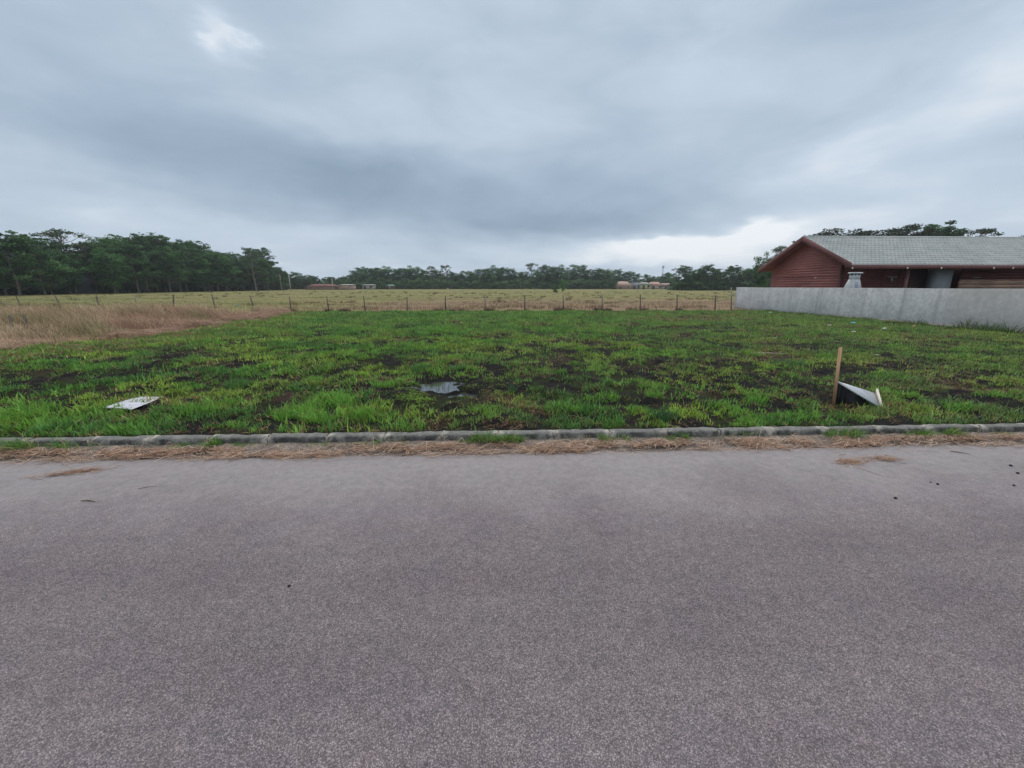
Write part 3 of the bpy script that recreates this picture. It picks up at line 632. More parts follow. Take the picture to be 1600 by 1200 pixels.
def leaning_sign():
    bx, by = gnd(1304, 629, .10); tx, tz = atY(1313.5, 543, by+.03)
    st = MB(); w = .034; d = .018
    def ring(cx, cy, z): return [(cx-w/2, cy-d/2, z), (cx+w/2, cy-d/2, z), (cx+w/2, cy+d/2, z), (cx-w/2, cy+d/2, z)]
    for z0, z1, x0, x1, y0, y1 in [(0, tz, bx-.01, tx, by-.005, by+.03)]:
        st.hexa(ring(x0, y0, z0)+ring(x1, y1, z1))
    r = empty('broken_sign', (bx, by, .1)); o = st.build('stake', M_STAKE, r); o.location = (-bx, -by, -.1)
    # panel still nailed to the stake, its right end on the ground
    NLx, NLz = atY(1310, 596, by+.012); FLx, FLz = atY(1318, 599, by+.42)
    nr = gnd(1374, 635, .10); frx, fry = gnd(1371, 617, .12)
    P = [Vector((NLx, by+.012, NLz)), Vector((nr[0], nr[1], .105)), Vector((frx, fry, .13)), Vector((FLx, by+.42, FLz))]
    n = (P[1]-P[0]).cross(P[3]-P[0]).normalized()
    if n.z < 0: n = -n
    pn = MB(); th = .006; A = P; B = [p-n*th for p in P]
    pn.hexa([*B, *A]); o = pn.build('panel', simple('sun_bleached_panel', (.42, .43, .47), .35, .12, 5, .5), r); o.location = (-bx, -by, -.1)
    # folded rims along the long edges
    for a, b_ in ((P[0], P[1]), (P[3], P[2])):
        rim = MB(); off = n*.005; s_ = (P[3]-P[0]).normalized()*.009
        rim.hexa([a-s_-n*.018, b_-s_-n*.018, b_+s_-n*.018, a+s_-n*.018, a-s_+off, b_-s_+off, b_+s_+off, a+s_+off])
        o = rim.build('rim', M_EDGE, r); o.location = (-bx, -by, -.1)
    bt = MB(); a = P[1]+Vector((.012, -.02, -.02)); b_ = P[2]+Vector((.0, .02, .0)); s_ = Vector((.016, .0, 0)); up = Vector((-.004, .0, .075))
    a2, b2 = a, b_; bt.hexa([a2-s_, a2+s_, b2+s_, b2-s_, a2-s_+up*.35, a2+s_+up*.35, b2+s_+up, b2-s_+up])
    o = bt.build('batten', M_WHITEW, r); o.location = (-bx, -by, -.1)
    bk = MB()
    for f in (.04, .11, .19, .30):
        p = P[0].lerp(P[1], f); z1 = p.z-.018; bk.box(p.x-.008, p.x+.008, p.y+.02, p.y+.032, .06, z1)
    o = bk.build('back_frame', M_BLACK, r); o.location = (-bx, -by, -.1)
    # black sheet standing in for the shade in the recess under the panel
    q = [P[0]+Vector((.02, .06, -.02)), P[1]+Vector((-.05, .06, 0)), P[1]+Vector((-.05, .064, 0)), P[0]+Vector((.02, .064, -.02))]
    sh = MB(); lo = [Vector((p.x, p.y, .05)) for p in q]; sh.hexa([*lo, *q]); o = sh.build('under_shade', M_BLACK, r); o.location = (-bx, -by, -.1)
    tag(r, 'raw wooden stake with a grey sign panel collapsed against it', 'sign')
leaning_sign()

# ------------------------------------------------------------------ wire fence
M_POST = simple('weathered_post', (.13, .115, .10), .95, .4, 7, stretch=(3, 3, .6), bmp=.4)
M_POSTL = simple('sun_greyed_post', (.27, .25, .22), .95, .35, 7, stretch=(3, 3, .6), bmp=.4)
FY = 25.7
def build_fence():
    rr = random.Random(12); fx = [(-29, 461, 37), (25, 462, 37), (85, 461, 98), (150, 462, 157), (211, 460, 214), (270, 460, 273), (331, 459, 337), (391, 461, 397), (452, 463, 455), (510, 463, 514), (568, 462, 571), (636, 464, 636), (696, 462, 696),
          (758, 463, 758), (820, 461, 820), (880, 461, 880), (941, 460, 941), (1001, 460, 1000), (1058, 460, 1058), (1118, 461, 1117), (1143, 449, 1143)]
    r = empty('wire_fence', (0, FY, .08)); tops = []
    for i, (px, py, pb) in enumerate(fx):
        x1, z1 = atY(px, py, FY); x0, _ = atY(pb, 486, FY)
        w = rr.uniform(.055, .08) if i < 20 else .075; b = MB(); j = rr.uniform(-.02, .02)
        b.tube([(x0, 0, -.2), (x0*.5+x1*.5+j*.5, 0, (z1-.08)*.5), (x1, rr.uniform(-.05, .05), z1-.08)], [w*.62, w*.56, w*.5], 7)
        b.build('post', M_POSTL if i in (4, 16, 20, 13) else M_POST, r); tops.append((x1, z1-.08))
    for h in (.25, .5, .78, .93):
        b = MB(); pts = [(x, -.04, h*(z if i < 20 else 1.0)) for i, (x, z) in enumerate(tops)]; P = []
        for a, c in zip(pts[:-1], pts[1:]): P += [a, ((a[0]+c[0])/2, -.04, (a[2]+c[2])/2-.02)]
        P.append(pts[-1]); b.tube(P, .004, 4); b.build('wire', simple('rusty_wire', (.10, .08, .07), .8) if h == .25 else bpy.data.materials['rusty_wire'], r)
    tag(r, 'wire fence on leaning weathered posts along the back of the lot', 'fence')
    for px, py, lab in [(15, 492, 'short dark broken post in the tall dry grass at far left'), (38, 491, 'dark broken post in the dry grass, right of its shorter twin')]:
        x, z = atY(px, py, 15.0); x0, _ = atY(px+4, 520, 15.0); b = MB(); b.tube([(x0-x, 0, -.2), (0, 0, z-.1)], [.05, .04], 7)
        tag(b.build('broken_post', M_POST, loc=(x, 15.0, .1)), lab, 'post')
build_fence()

# ------------------------------------------------------------------ plants with many stems
def clump(name, x, y, rad, h, n, cols, lean, w, mat, label, cat, group=None, z=None, seg=3, lw=None):
    a = U(0, 6.283, n); q = rad*U(0, 1, n)**.7*.55; X = q*np.cos(a); Yy = q*np.sin(a)
    cx = mixc(cols[0], cols[1], U(0, 1, n))*U(.75, 1.25, n)[:, None]
    hh = h*U(.35, 1.15, n)*(1-.75*(q/(rad*.55))**2)
    V, Q, T, C = blades(np.stack([X, Yy, X*0], 1), hh, U(.7, 1.3, n)*w, U(0, 6.28, n), U(.2, 1, n)*lean, a+rng.normal(0, .5, n), cx, seg)
    return tag(mesh_np(name, V, [Q, T], mat, col=C, loc=(x, y, (float(gz(x, y)) if z is None else z)-.01)), label, cat, group)
for i, (px, py, rad, h) in enumerate([(685, 487, .5, .42), (705, 487, .4, .3), (721, 486, .3, .4), (765, 487, .5, .4), (800, 487, .5, .3), (822, 486, .25, .25), (873, 487, .45, .42), (888, 487, .35, .35), (935, 486, .5, .45), (950, 486, .35, .3),
                                      (987, 486, .45, .4), (1006, 486, .4, .42), (1060, 485, .3, .35), (662, 487, .3, .2), (538, 488, .5, .3), (515, 488, .3, .35), (455, 488, .5, .35)]):
    x, _ = atY(px, py, FY-.2); lab = 'mound of purplish brown dead grass at the foot of the wire fence'
    clump('dead_grass_mound', x, FY-.25, rad*1.5, h*1.05, int(600*rad), ([.22, .13, .11], [.10, .06, .055]), 1.6, .020, M_DRY, lab, 'dead grass', 'dead grass mounds along the fence')
for i, (px, py, rad, h, lab) in enumerate([(1205, 486, .7, .25, 'low dark weeds at the wall foot behind the pale stones'), (1255, 491, .5, .22, 'sparse weeds by the wall near the grey stone'), (1272, 494, .35, .3, 'small upright weed clump at the foot of the wall'),
        (1355, 503, .45, .32, 'weed clump against the wall right of the blue litter'), (1412, 509, .4, .3, 'weed clump at the wall just left of the orange brick piece'), (1440, 511, .45, .42, 'dark weed clump at the wall right of the orange brick piece'),
        (1512, 516, .6, .52, 'big spiky weed clump against the wall, left of the last two'), (1545, 519, .45, .5, 'tall weed clump at the wall, second from the right edge'), (1585, 524, .65, .6, 'largest dark weed clump at the wall foot by the right edge'), (1470, 514, .3, .22, 'thin low weeds at the wall between two bigger clumps')]):
    y, z = atX(px, py, 16.95); 
    clump('weed_clump', 16.95-.1*(i % 3), y, rad*1.3, h*U(.9,1.2), int(260*rad), ([.035, .075, .022], [.08, .13, .035]), 1.2, .015, M_GRASS, lab, 'weeds', 'weeds along the wall')

M_STONEW = simple('pale_rubble', (.58, .58, .55), .9, .2, 12, bmp=.4); M_BLUE = simple('blue_plastic', (.10, .38, .50), .5, .3, 14); M_ORG = simple('broken_brick', (.50, .25, .15), .9, .2, 12); M_PINK = simple('dusty_plaster', (.52, .44, .38), .9, .2, 12)
for px, py, r, m, lab, nm, cat in [(1204, 490, .16, M_STONEW, 'pale rubble stone on the brown patch near the far wall end', 'rubble_stone', 'stone'), (1205, 513, .09, M_STONEW, 'small white stone on the dark soil streak', 'rubble_stone', 'stone'),
        (1296, 510, .12, M_PINK, 'cream plaster lump in the grass left of the blue litter', 'rubble_stone', 'stone'), (1334, 520, .11, M_STONEW, 'white stone in the grass below the blue litter', 'rubble_stone', 'stone'),
        (1382, 515, .12, M_STONEW, 'round white stone in the grass between blue litter and orange brick', 'rubble_stone', 'stone'), (1428, 512, .14, M_ORG, 'flat orange brick piece lying by the wall', 'brick_piece', 'brick'),
        (1333, 507, .16, M_BLUE, 'crumpled blue plastic at the foot of the wall', 'plastic_litter', 'litter'), (1269, 501, .08, M_BLUE, 'little pale blue litter scrap in the grass', 'plastic_litter', 'litter'),
        (1210, 529, .06, M_STONEW, 'tiny white stone in the green grass left of the stake', 'rubble_stone', 'stone'), (1255, 490, .14, M_PINK, 'greyish stone against the far part of the wall', 'rubble_stone', 'stone'),
        (1370, 556, .06, M_STONEW, 'small grey stone in the grass behind the collapsed sign', 'rubble_stone', 'stone'), (1485, 561, .05, M_STONEW, 'tiny pale stone in grass far right of the sign', 'rubble_stone', 'stone')]:
    r *= .62; x, y = gnd(px, py, .14); x = min(x, 16.85)
    pebble(px, py, r, m, lab, z=float(gz(x, y))-.01, name=nm, cat=cat, flat=.55)
clump('straw_pile', *gnd(1245, 552), .3, .05, 60, ([.45, .32, .2], [.3, .2, .12]), 2.2, .01, M_DRY, 'little pile of pale straw in the middle right grass', None)['kind'] = 'stuff'
twig(1200, 553, .8, -.1, .012, 'pale long stick lying in the grass left of the stake', M_PALE, .14)
twig(1330, 512, 1.0, .0, .02, 'dark board scrap behind the white stone near the wall', M_TWIG, .13)
x, y = gnd(372, 479, .1)
m_teal = simple('teal_sheet', (.05, .30, .24), .6, .3, 5); 
pebble(372, 479, .24, m_teal, 'small crumpled teal sheet lying in the pasture beyond the fence', z=.02, name='plastic_sheet', cat='litter', flat=.3)

# ------------------------------------------------------------------ grey wall
WX = 17.15
def build_wall():
    m, t, b = material('rendered_wall', .92, .2); p = geopos(t); s = t.sep(p)
    n1 = t.noise(t.scale(p, (1, 1, 1)), 1.1, 5, .6); n2 = t.noise(p, 9, 5, .65); n3 = t.noise(t.scale(p, (1, 2.5, .15)), 2.2, 4, .6)
    c = t.ramp(n1, [(.3, (.38, .385, .385)), (.7, (.52, .52, .515))]); c = t.mix(1.0, c, t.ramp(n2, [(.3, .80), (.7, 1.16)]), 'MULTIPLY'); c = t.mix(1.0, c, t.ramp(t.noise(p, 3.2, 5, .7), [(.3, .86), (.7, 1.12)]), 'MULTIPLY')
    # damp streaks below the joints of the render
    st = None
    for px, k in [(1277, 1.0), (1313, .75), (1350, .7), (1411, .9), (1466, .8), (1190, .5), (1178, .3), (1245, .3), (1225, .35), (1530, .4)]:
        yy, _ = atX(px, 470, WX); g = t.m('EXPONENT', t.m('MULTIPLY', t.m('POWER', t.m('ABSOLUTE', t.m('DIVIDE', t.m('SUBTRACT', t.m('ADD', s[1], t.m('MULTIPLY', t.m('SUBTRACT', n2, .5), .15)), yy), .07)), 2.0), -1.0)); g = t.m('MULTIPLY', g, k)
        st = g if st is None else t.m('MAXIMUM', st, g)
    c = t.mix(t.m('MULTIPLY', st, .42), c, (.18, .185, .19))
    br = t.sm(s[1], 15.2, 14.0); c = t.mix(t.m('MULTIPLY', br, .5), c, (.34, .32, .295))
    c = t.mix(t.m('MULTIPLY', t.sm(n3, .52, .7), .3), c, (.27, .27, .275))
    c = t.mix(t.m('MULTIPLY', t.sm(t.m('ADD', s[2], t.m('MULTIPLY', n2, .25)), .42, .2), .4), c, (.20, .175, .15))
    c = t.mix(t.m('MULTIPLY', t.sm(s[2], 1.50, 1.53), .5), c, (.42, .42, .41))
    t.set(b.inputs['Base Color'], c); bump(t, b, n2, .25, .02)
    y1, _ = atX(1148, 470, WX); r = empty('boundary_wall', (WX, y1, .08))
    def off(o): o.location = (-WX, -y1, -.08); return o
    w = MB(); ys = [4.6, 9, 12.2, 15.5, 19, 22.6, 26, y1]
    for a, c_ in zip(ys[:-1], ys[1:]): w.box(WX, WX+.15, a, c_, -.1, 1.535)
    W_ = MB(); nn = 60; yy = np.linspace(4.6, y1, nn); V = []; F = []
    for y in yy:
        j = (vn(np.array(y*1.7), np.array(0.), 3).item()-.5)*.016; zt = 1.535+(vn(np.array(y*.9), np.array(4.), 3).item()-.5)*.02
        V += [(WX+j, y, -.1), (WX+j, y, zt), (WX+.15, y, zt), (WX+.15, y, -.1)]
    for i in range(nn-1):
        for k in range(3): F.append((i*4+k, i*4+k+1, i*4+4+k+1, i*4+4+k))
    F.append((0, 1, 2, 3)); e = (nn-1)*4; F.append((e+3, e+2, e+1, e))
    off(mesh_np('wall_face', V, [np.array(F)[:, ::-1]], m, r))
    f = MB(); f.box(WX-.05, WX-.005, 4.6, 20.5, -.1, .21); off(f.build('footing', simple('raw_footing', (.27, .235, .21), .95, .3, 6, bmp=.5), r))
    tag(r, 'long grey rendered boundary wall in front of the red wooden house', 'wall')
build_wall()

# ------------------------------------------------------------------ red wooden house
def build_house():
    X0, Y0, Y1, ZE, ZR = 18.5, 20.75, 28.2, 2.66, 4.41; YR = (Y0+Y1)/2; XE = 33.6; gx = 19.05; wy0, wy1 = 22.0, 27.55
    r = empty('wooden_house', (gx, wy0, .08)); L0 = (-gx, -wy0, -.08)
    def red(name, c, s=(1, 1, 1)):
        m, t, b = material(name, .72, .3); p = geopos(t); n = t.noise(t.scale(p, (.8, .8, 7)), 2.2, 5, .6); n2 = t.noise(p, 14, 4, .6); n3 = t.noise(p, .7, 3)
        col = t.ramp(n, [(.25, tuple(k*.78 for k in c)), (.5, c), (.8, tuple(k*1.2 for k in c))]); col = t.mix(1.0, col, t.ramp(n2, [(.3, .85), (.7, 1.15)]), 'MULTIPLY')
        col = t.mix(1.0, col, t.ramp(n3, [(.3, .82), (.7, 1.15)]), 'MULTIPLY'); t.set(b.inputs['Base Color'], col); bump(t, b, n, .3, .01); return m
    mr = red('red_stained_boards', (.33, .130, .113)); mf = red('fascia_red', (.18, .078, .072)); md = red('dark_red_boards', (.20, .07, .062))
    slope = (ZR-ZE)/(YR-Y0)
    # gable wall of horizontal lapped boards
    b = MB(); z = .1; bh = .148; rr = random.Random(2)
    while z < ZR-.25:
        z1 = z+bh-.008
        def span(zz):
            lo, hi = wy0, wy1
            if zz > ZE-.12:
                lo = max(lo, Y0+(zz-ZE+.12)/slope+.05); hi = min(hi, Y1-(zz-ZE+.12)/slope-.05)
            return lo, hi
        a0, a1 = span(z); b0, b1 = span(z1)
        if b1-b0 < .15: break
        off = (.04 if z > 2.12 else 0.0)+rr.uniform(-.004, .004); cut = wy0+rr.uniform(.25, .75)*(wy1-wy0)
        cuts = [0, 1] if z > 2.2 else [0, rr.uniform(.3, .7), 1]
        for c0, c1 in zip(cuts[:-1], cuts[1:]):
            ya, yb = a0+(a1-a0)*c0+.002, a0+(a1-a0)*c1-.002; yc, yd = b0+(b1-b0)*c0+.002, b0+(b1-b0)*c1-.002
            b.hexa([(gx-off-.009, ya, z), (gx-off+.09, ya, z), (gx-off+.09, yb, z), (gx-off-.009, yb, z), (gx-off-.004, yc, z1), (gx-off+.09, yc, z1), (gx-off+.09, yd, z1), (gx-off-.004, yd, z1)])
        z += bh
    b.build('gable_wall', mr, r, loc=L0)
    # front wall along the veranda with openings
    fr = MB(); z = .1
    def X(px, y=wy0): return atY(px, 440, y)[0]
    xa, xb, xc, xd = X(1414), X(1455), X(1462), X(1497)
    while z < ZE+.35:
        for a, c_ in ((gx+.1, xa), (xd+.1, 33.0)): fr.hexa([(a, wy0-.02, z), (c_, wy0-.02, z), (c_, wy0+.08, z), (a, wy0+.08, z), (a, wy0, z+.14), (c_, wy0, z+.14), (c_, wy0+.08, z+.14), (a, wy0+.08, z+.14)])
        z += .148
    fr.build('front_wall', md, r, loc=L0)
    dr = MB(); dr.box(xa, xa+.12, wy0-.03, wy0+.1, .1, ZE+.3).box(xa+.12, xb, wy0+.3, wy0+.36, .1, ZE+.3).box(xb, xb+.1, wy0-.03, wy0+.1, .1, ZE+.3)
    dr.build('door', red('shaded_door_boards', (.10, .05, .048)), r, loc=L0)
    gw = MB(); g0 = atY(1463, 435, wy0-.5)[0]; g1 = atY(1488, 435, wy0-.5)[0]; gw.box(g0, g1, wy0-.5, wy0-.02, .1, ZE+.22); gw.build('grey_pier', simple('grey_render', (.30, .32, .33), .9, .1, 3), r, loc=L0)
    bk = MB(); bk.box(gx+.1, 33, wy1-.1, wy1, .1, ZE+.1); bk.box(32.9, 33, wy0, wy1, .1, ZE); bk.build('back_wall', mr, r, loc=L0)
    ps = MB()
    for px in (1415,): x = X(px, Y0+.35); ps.build if 0 else ps.box(x-.07, x+.07, Y0+.28, Y0+.42, .1, ZE-.12)
    ps2 = MB(); x = X(1308, wy0-.03)
    o = ps.build('veranda_post', mf, r, loc=L0)
    # light timber balustrade at the right
    lw = MB(); x0 = atY(1500, 440, Y0+.6)[0]; z1 = atY(1550, 437, Y0+.6)[1]; zz = .1; rr = random.Random(6)
    while zz < z1-.05: lw.box(x0+rr.uniform(0, .06), 33, Y0+.6, Y0+.72, zz, min(zz+.19, z1)); zz += .2
    lw.build('low_wall', simple('bare_brick_planks', (.42, .265, .19), .9, .35, 2.2, stretch=(.5, 1, 3), bmp=.3), r, loc=L0)
    # vertical trim on gable corner and panels
    tr = MB(); tr.box(gx-.05, gx+.13, wy0-.05, wy0-.022, .1, ZE+.1); tr.build('corner_trim', mf, r, loc=L0)
    vp = MB(); x = gx+.6
    while x < xa-.3: vp.box(x, x+.04, wy0-.045, wy0-.021, .1, ZE+.2); x += .95
    vp.build('wall_batten', md, r, loc=L0)
    # roof tiles: wavy courses
    mt, t, bb = material('grey_concrete_tiles', .75, .3); p = geopos(t); n = t.noise(p, 1.0, 4, .6); n2 = t.noise(p, 9, 3); vo = t.new('ShaderNodeTexVoronoi'); t.set(vo.inputs['Vector'], t.scale(p, (4.5, 3.8, 0))); vo.inputs['Scale'].default_value = 1
    c = t.ramp(n, [(.3, (.38, .40, .39)), (.7, (.49, .505, .49))]); c = t.mix(1.0, c, t.ramp(t.sep(vo.outputs['Color'])[0], [(0, .93), (1, 1.06)]), 'MULTIPLY'); c = t.mix(1.0, c, t.ramp(n2, [(.3, .9), (.7, 1.1)]), 'MULTIPLY'); t.set(bb.inputs['Base Color'], c)
    roof = empty('roof', (0, 0, 0)); roof.parent = r; roof.location = L0
    nc = 14; wl = .225; xs = np.arange(X0-.02, XE+.02, wl/8); wave = .026*np.sin(2*np.pi*xs/wl)+.012*np.sin(4*np.pi*xs/wl)
    for side in (0, 1):
        V = []; F = []; k = 0
        for i in range(nc):
            for (f, lift) in ((i/nc, .075), (min((i+1.0)/nc, 1.0), .012)):
                f = f; y = (Y0+(YR-Y0)*f) if side == 0 else (Y1+(YR-Y1)*f); zc = ZE+(ZR-ZE)*f+.03+lift
                V.append(np.stack([xs, xs*0+y, zc+wave], 1))
            y = (Y0+(YR-Y0)*i/nc) if side == 0 else (Y1+(YR-Y1)*i/nc)
            V.append(np.stack([xs, xs*0+y+(.004 if side == 0 else -.004), xs*0+ZE+(ZR-ZE)*i/nc+.03+wave*.2], 1))
            n_ = len(xs); j = np.arange(n_-1); a = k*n_
            F.append(np.stack([a+j, a+j+1, a+n_+j+1, a+n_+j], 1)); F.append(np.stack([a+2*n_+j, a+2*n_+j+1, a+j+1, a+j], 1)); k += 3
        mesh_np('tile_slope', np.concatenate(V), [np.concatenate(F)], mt, r, smooth=False, loc=L0)
    bpy.data.objects.remove(roof)
    rd = MB(); rd.tube([(X0-.03, YR, ZR+.07), (XE+.03, YR, ZR+.07)], .075, 10); rd.build('ridge_cap', mt, r, loc=L0)
    # timber deck below the tiles
    dk = MB()
    for ya, yb in ((Y0, YR), (Y1, YR)):
        dk.hexa([(X0+.03, ya, ZE-.05), (XE-.03, ya, ZE-.05), (XE-.03, yb, ZR-.05), (X0+.03, yb, ZR-.05), (X0+.03, ya, ZE+.0), (XE-.03, ya, ZE+.0), (XE-.03, yb, ZR+.0), (X0+.03, yb, ZR+.0)])
    dk.build('roof_deck', md, r, loc=L0)
    for s_, (ya) in ((0, Y0), (1, Y1)):
        bg = MB(); h = .19; e = -.04 if s_ == 0 else .04
        bg.hexa([(X0-.045, ya+e, ZE-h), (X0-.022, ya+e, ZE-h), (X0-.022, YR, ZR-h), (X0-.045, YR, ZR-h), (X0-.045, ya+e, ZE+.12), (X0-.022, ya+e, ZE+.12), (X0-.022, YR, ZR+.12), (X0-.045, YR, ZR+.12)])
        bg.build('bargeboard', mf, r, loc=L0)
    fs = MB(); fs.box(X0+.026, XE, Y0-.03, Y0+.0, ZE-.17, ZE+.03); fs.box(X0+.026, XE, Y0+.3, Y0+.42, ZE-.1, ZE+.0); fs.build('fascia', mf, r, loc=L0)
    # far gable too
    g2 = MB(); g2.add([(33, wy0, ZE-.1), (33, wy1, ZE-.1), (33, YR, ZR-.15), (32.9, wy0, ZE-.1), (32.9, wy1, ZE-.1), (32.9, YR, ZR-.15)], [(0, 1, 2), (5, 4, 3), (0, 3, 4, 1), (1, 4, 5, 2), (2, 5, 3, 0)]); g2.build('gable_end', mr, r, loc=L0)
    ml = simple('white_lamp_glass', (.75, .75, .70), .4)
    for px in (1332, 1418, 1471, 1553, 1583):
        x, z = atY(px, 419, Y0-.05); l = MB(); l.tube([(x, Y0-.05, z-.05), (x, Y0-.05, z-.02), (x, Y0-.05, z+.02), (x, Y0-.05, z+.05)], [.015, .035, .035, .015], 10); l.build('porch_lamp', ml, r, smooth=True, loc=L0)
    x, z = atY(1395, 433, wy0-.1); l = MB(); l.box(x-.22, x+.22, wy0-.16, wy0-.03, z-.015, z+.02); l.box(x-.03, x+.03, wy0-.09, wy0-.03, z-.22, z-.06); l.build('wall_shelf', simple('grey_shelf', (.42, .45, .45), .6), r, loc=L0)
    x, z = atY(1527, 433.5, wy0-.1); l = MB(); l.box(x-.2, x+.2, wy0-.1, wy0-.03, z-.02, z+.02); l.build('wall_shelf', bpy.data.materials['grey_shelf'], r, loc=L0)
    y, z = atX(1275, 434, gx); l = MB(); l.box(gx-.045, gx-.02, y-.06, y+.06, z-.03, z+.03); l.build('outlet_plate', ml, r, loc=L0)
    tag(r, 'red wooden house with grey tiled gable roof behind the wall', 'house')
build_house()
def build_bbq():
    y = 19.6; x, _ = atY(1334, 440, y); r = empty('barbecue', (x, y, .08)); m = simple('white_limed_concrete', (.50, .52, .53), .9, .14, 7); md = simple('dark_flue', (.05, .05, .05), .9)
    zt = atY(1334, 425.5, y)[1]-.08; zn = atY(1334, 430, y)[1]-.08; zs = atY(1334, 436.5, y)[1]-.08
    def fr(b, w0, d0, z0, w1, d1, z1): b.hexa([(-w0, -d0, z0), (w0, -d0, z0), (w0, d0, z0), (-w0, d0, z0), (-w1, -d1, z1), (w1, -d1, z1), (w1, d1, z1), (-w1, d1, z1)])
    b = MB(); b.box(-.45, -.37, -.3, .3, 0, 1.25).box(.37, .45, -.3, .3, 0, 1.25).box(-.37, .37, .22, .3, 0, 1.25).box(-.37, .37, -.3, .22, .75, .85); b.build('body', m, r)
    b = MB(); fr(b, .47, .31, 1.25, .245, .17, zs); b.build('hood', m, r)
    b = MB(); fr(b, .245, .17, zs, .235, .165, zn); 
    for sx in (-1, 1):
        for sy in (-1, 1): b.box(sx*.235-(.05 if sx > 0 else 0), sx*.235+(.05 if sx < 0 else 0), sy*.165-(.05 if sy > 0 else 0), sy*.165+(.05 if sy < 0 else 0), zn, zt-.05)
    b.box(-.03, .03, -.165, .165, zn, zt-.05); b.build('chimney_neck', m, r)
    b = MB(); b.box(-.17, .17, -.11, .11, zn+.002, zt-.06); b.build('flue', md, r)  # near-black block filling the openings of the chimney neck
    b = MB(); fr(b, .33, .25, zt-.05, .30, .22, zt); b.build('cap', simple('cap_concrete', (.62, .63, .64), .85, .1), r)
    b = MB(); b.tube([(0.02, -.262, zs-.55), (0.02, -.235, zs-.30), (.02, -.215, zs-.12)], [.09, .10, .07], 10); o = b.build('emblem', simple('grey_blue_plaque', (.33, .37, .46), .7, .2), r)
    r.scale = (.74, .74, 1)
    tag(r, 'small white barbecue with a capped chimney showing above the wall', 'barbecue')
build_bbq()

# ------------------------------------------------------------------ trees
M_LEAF = mat_leaf('tree_foliage', .6, .30, .2, gain=1.9); M_BARK = simple('grey_brown_bark', (.15, .125, .105), .95, .35, 4, stretch=(3, 3, .5)); M_BARKP = simple('pale_bark', (.20, .175, .15), .9, .3, 4, stretch=(3, 3, .5))
def leafset(rr, cl, per, size, cols):
    """cl: list of (center, rx, ry, rz, tone)"""
    C = []; Vv = []
    for (c, rx, ry, rz, tone) in cl:
        n = int(per*(rx*ry)**.5*(.8+.4*rr.random())/1.0); d = rr.normal(0, 1, (n, 3)); d /= np.linalg.norm(d, axis=1)[:, None]; q = rr.random(n)**.45
        wob = 1+.35*(rr.random(n)-.5)
        p = np.array(c)+d*np.array([rx, ry, rz])*(q*wob)[:, None]
        a = rr.normal(0, 1, (n, 3)); a[:, 2] *= .45; a /= np.linalg.norm(a, axis=1)[:, None]; b = rr.normal(0, 1, (n, 3)); b[:, 2] *= .6; b -= a*(a*b).sum(1)[:, None]; b /= np.linalg.norm(b, axis=1)[:, None]
        s = size*(.55+.9*rr.random(n))[:, None]; Vv.append(np.stack([p-a*s, p-b*s*.5, p+a*s, p+b*s*.5], 1).reshape(-1, 3))
        base = np.array(cols[0])*(1-tone)+np.array(cols[1])*tone; cc = base*(.7+.6*rr.random((n, 1))); C.append(np.repeat(cc, 4, 0))
    V = np.concatenate(Vv); n = len(V)//4; return V, np.arange(n*4).reshape(n, 4), np.concatenate(C)
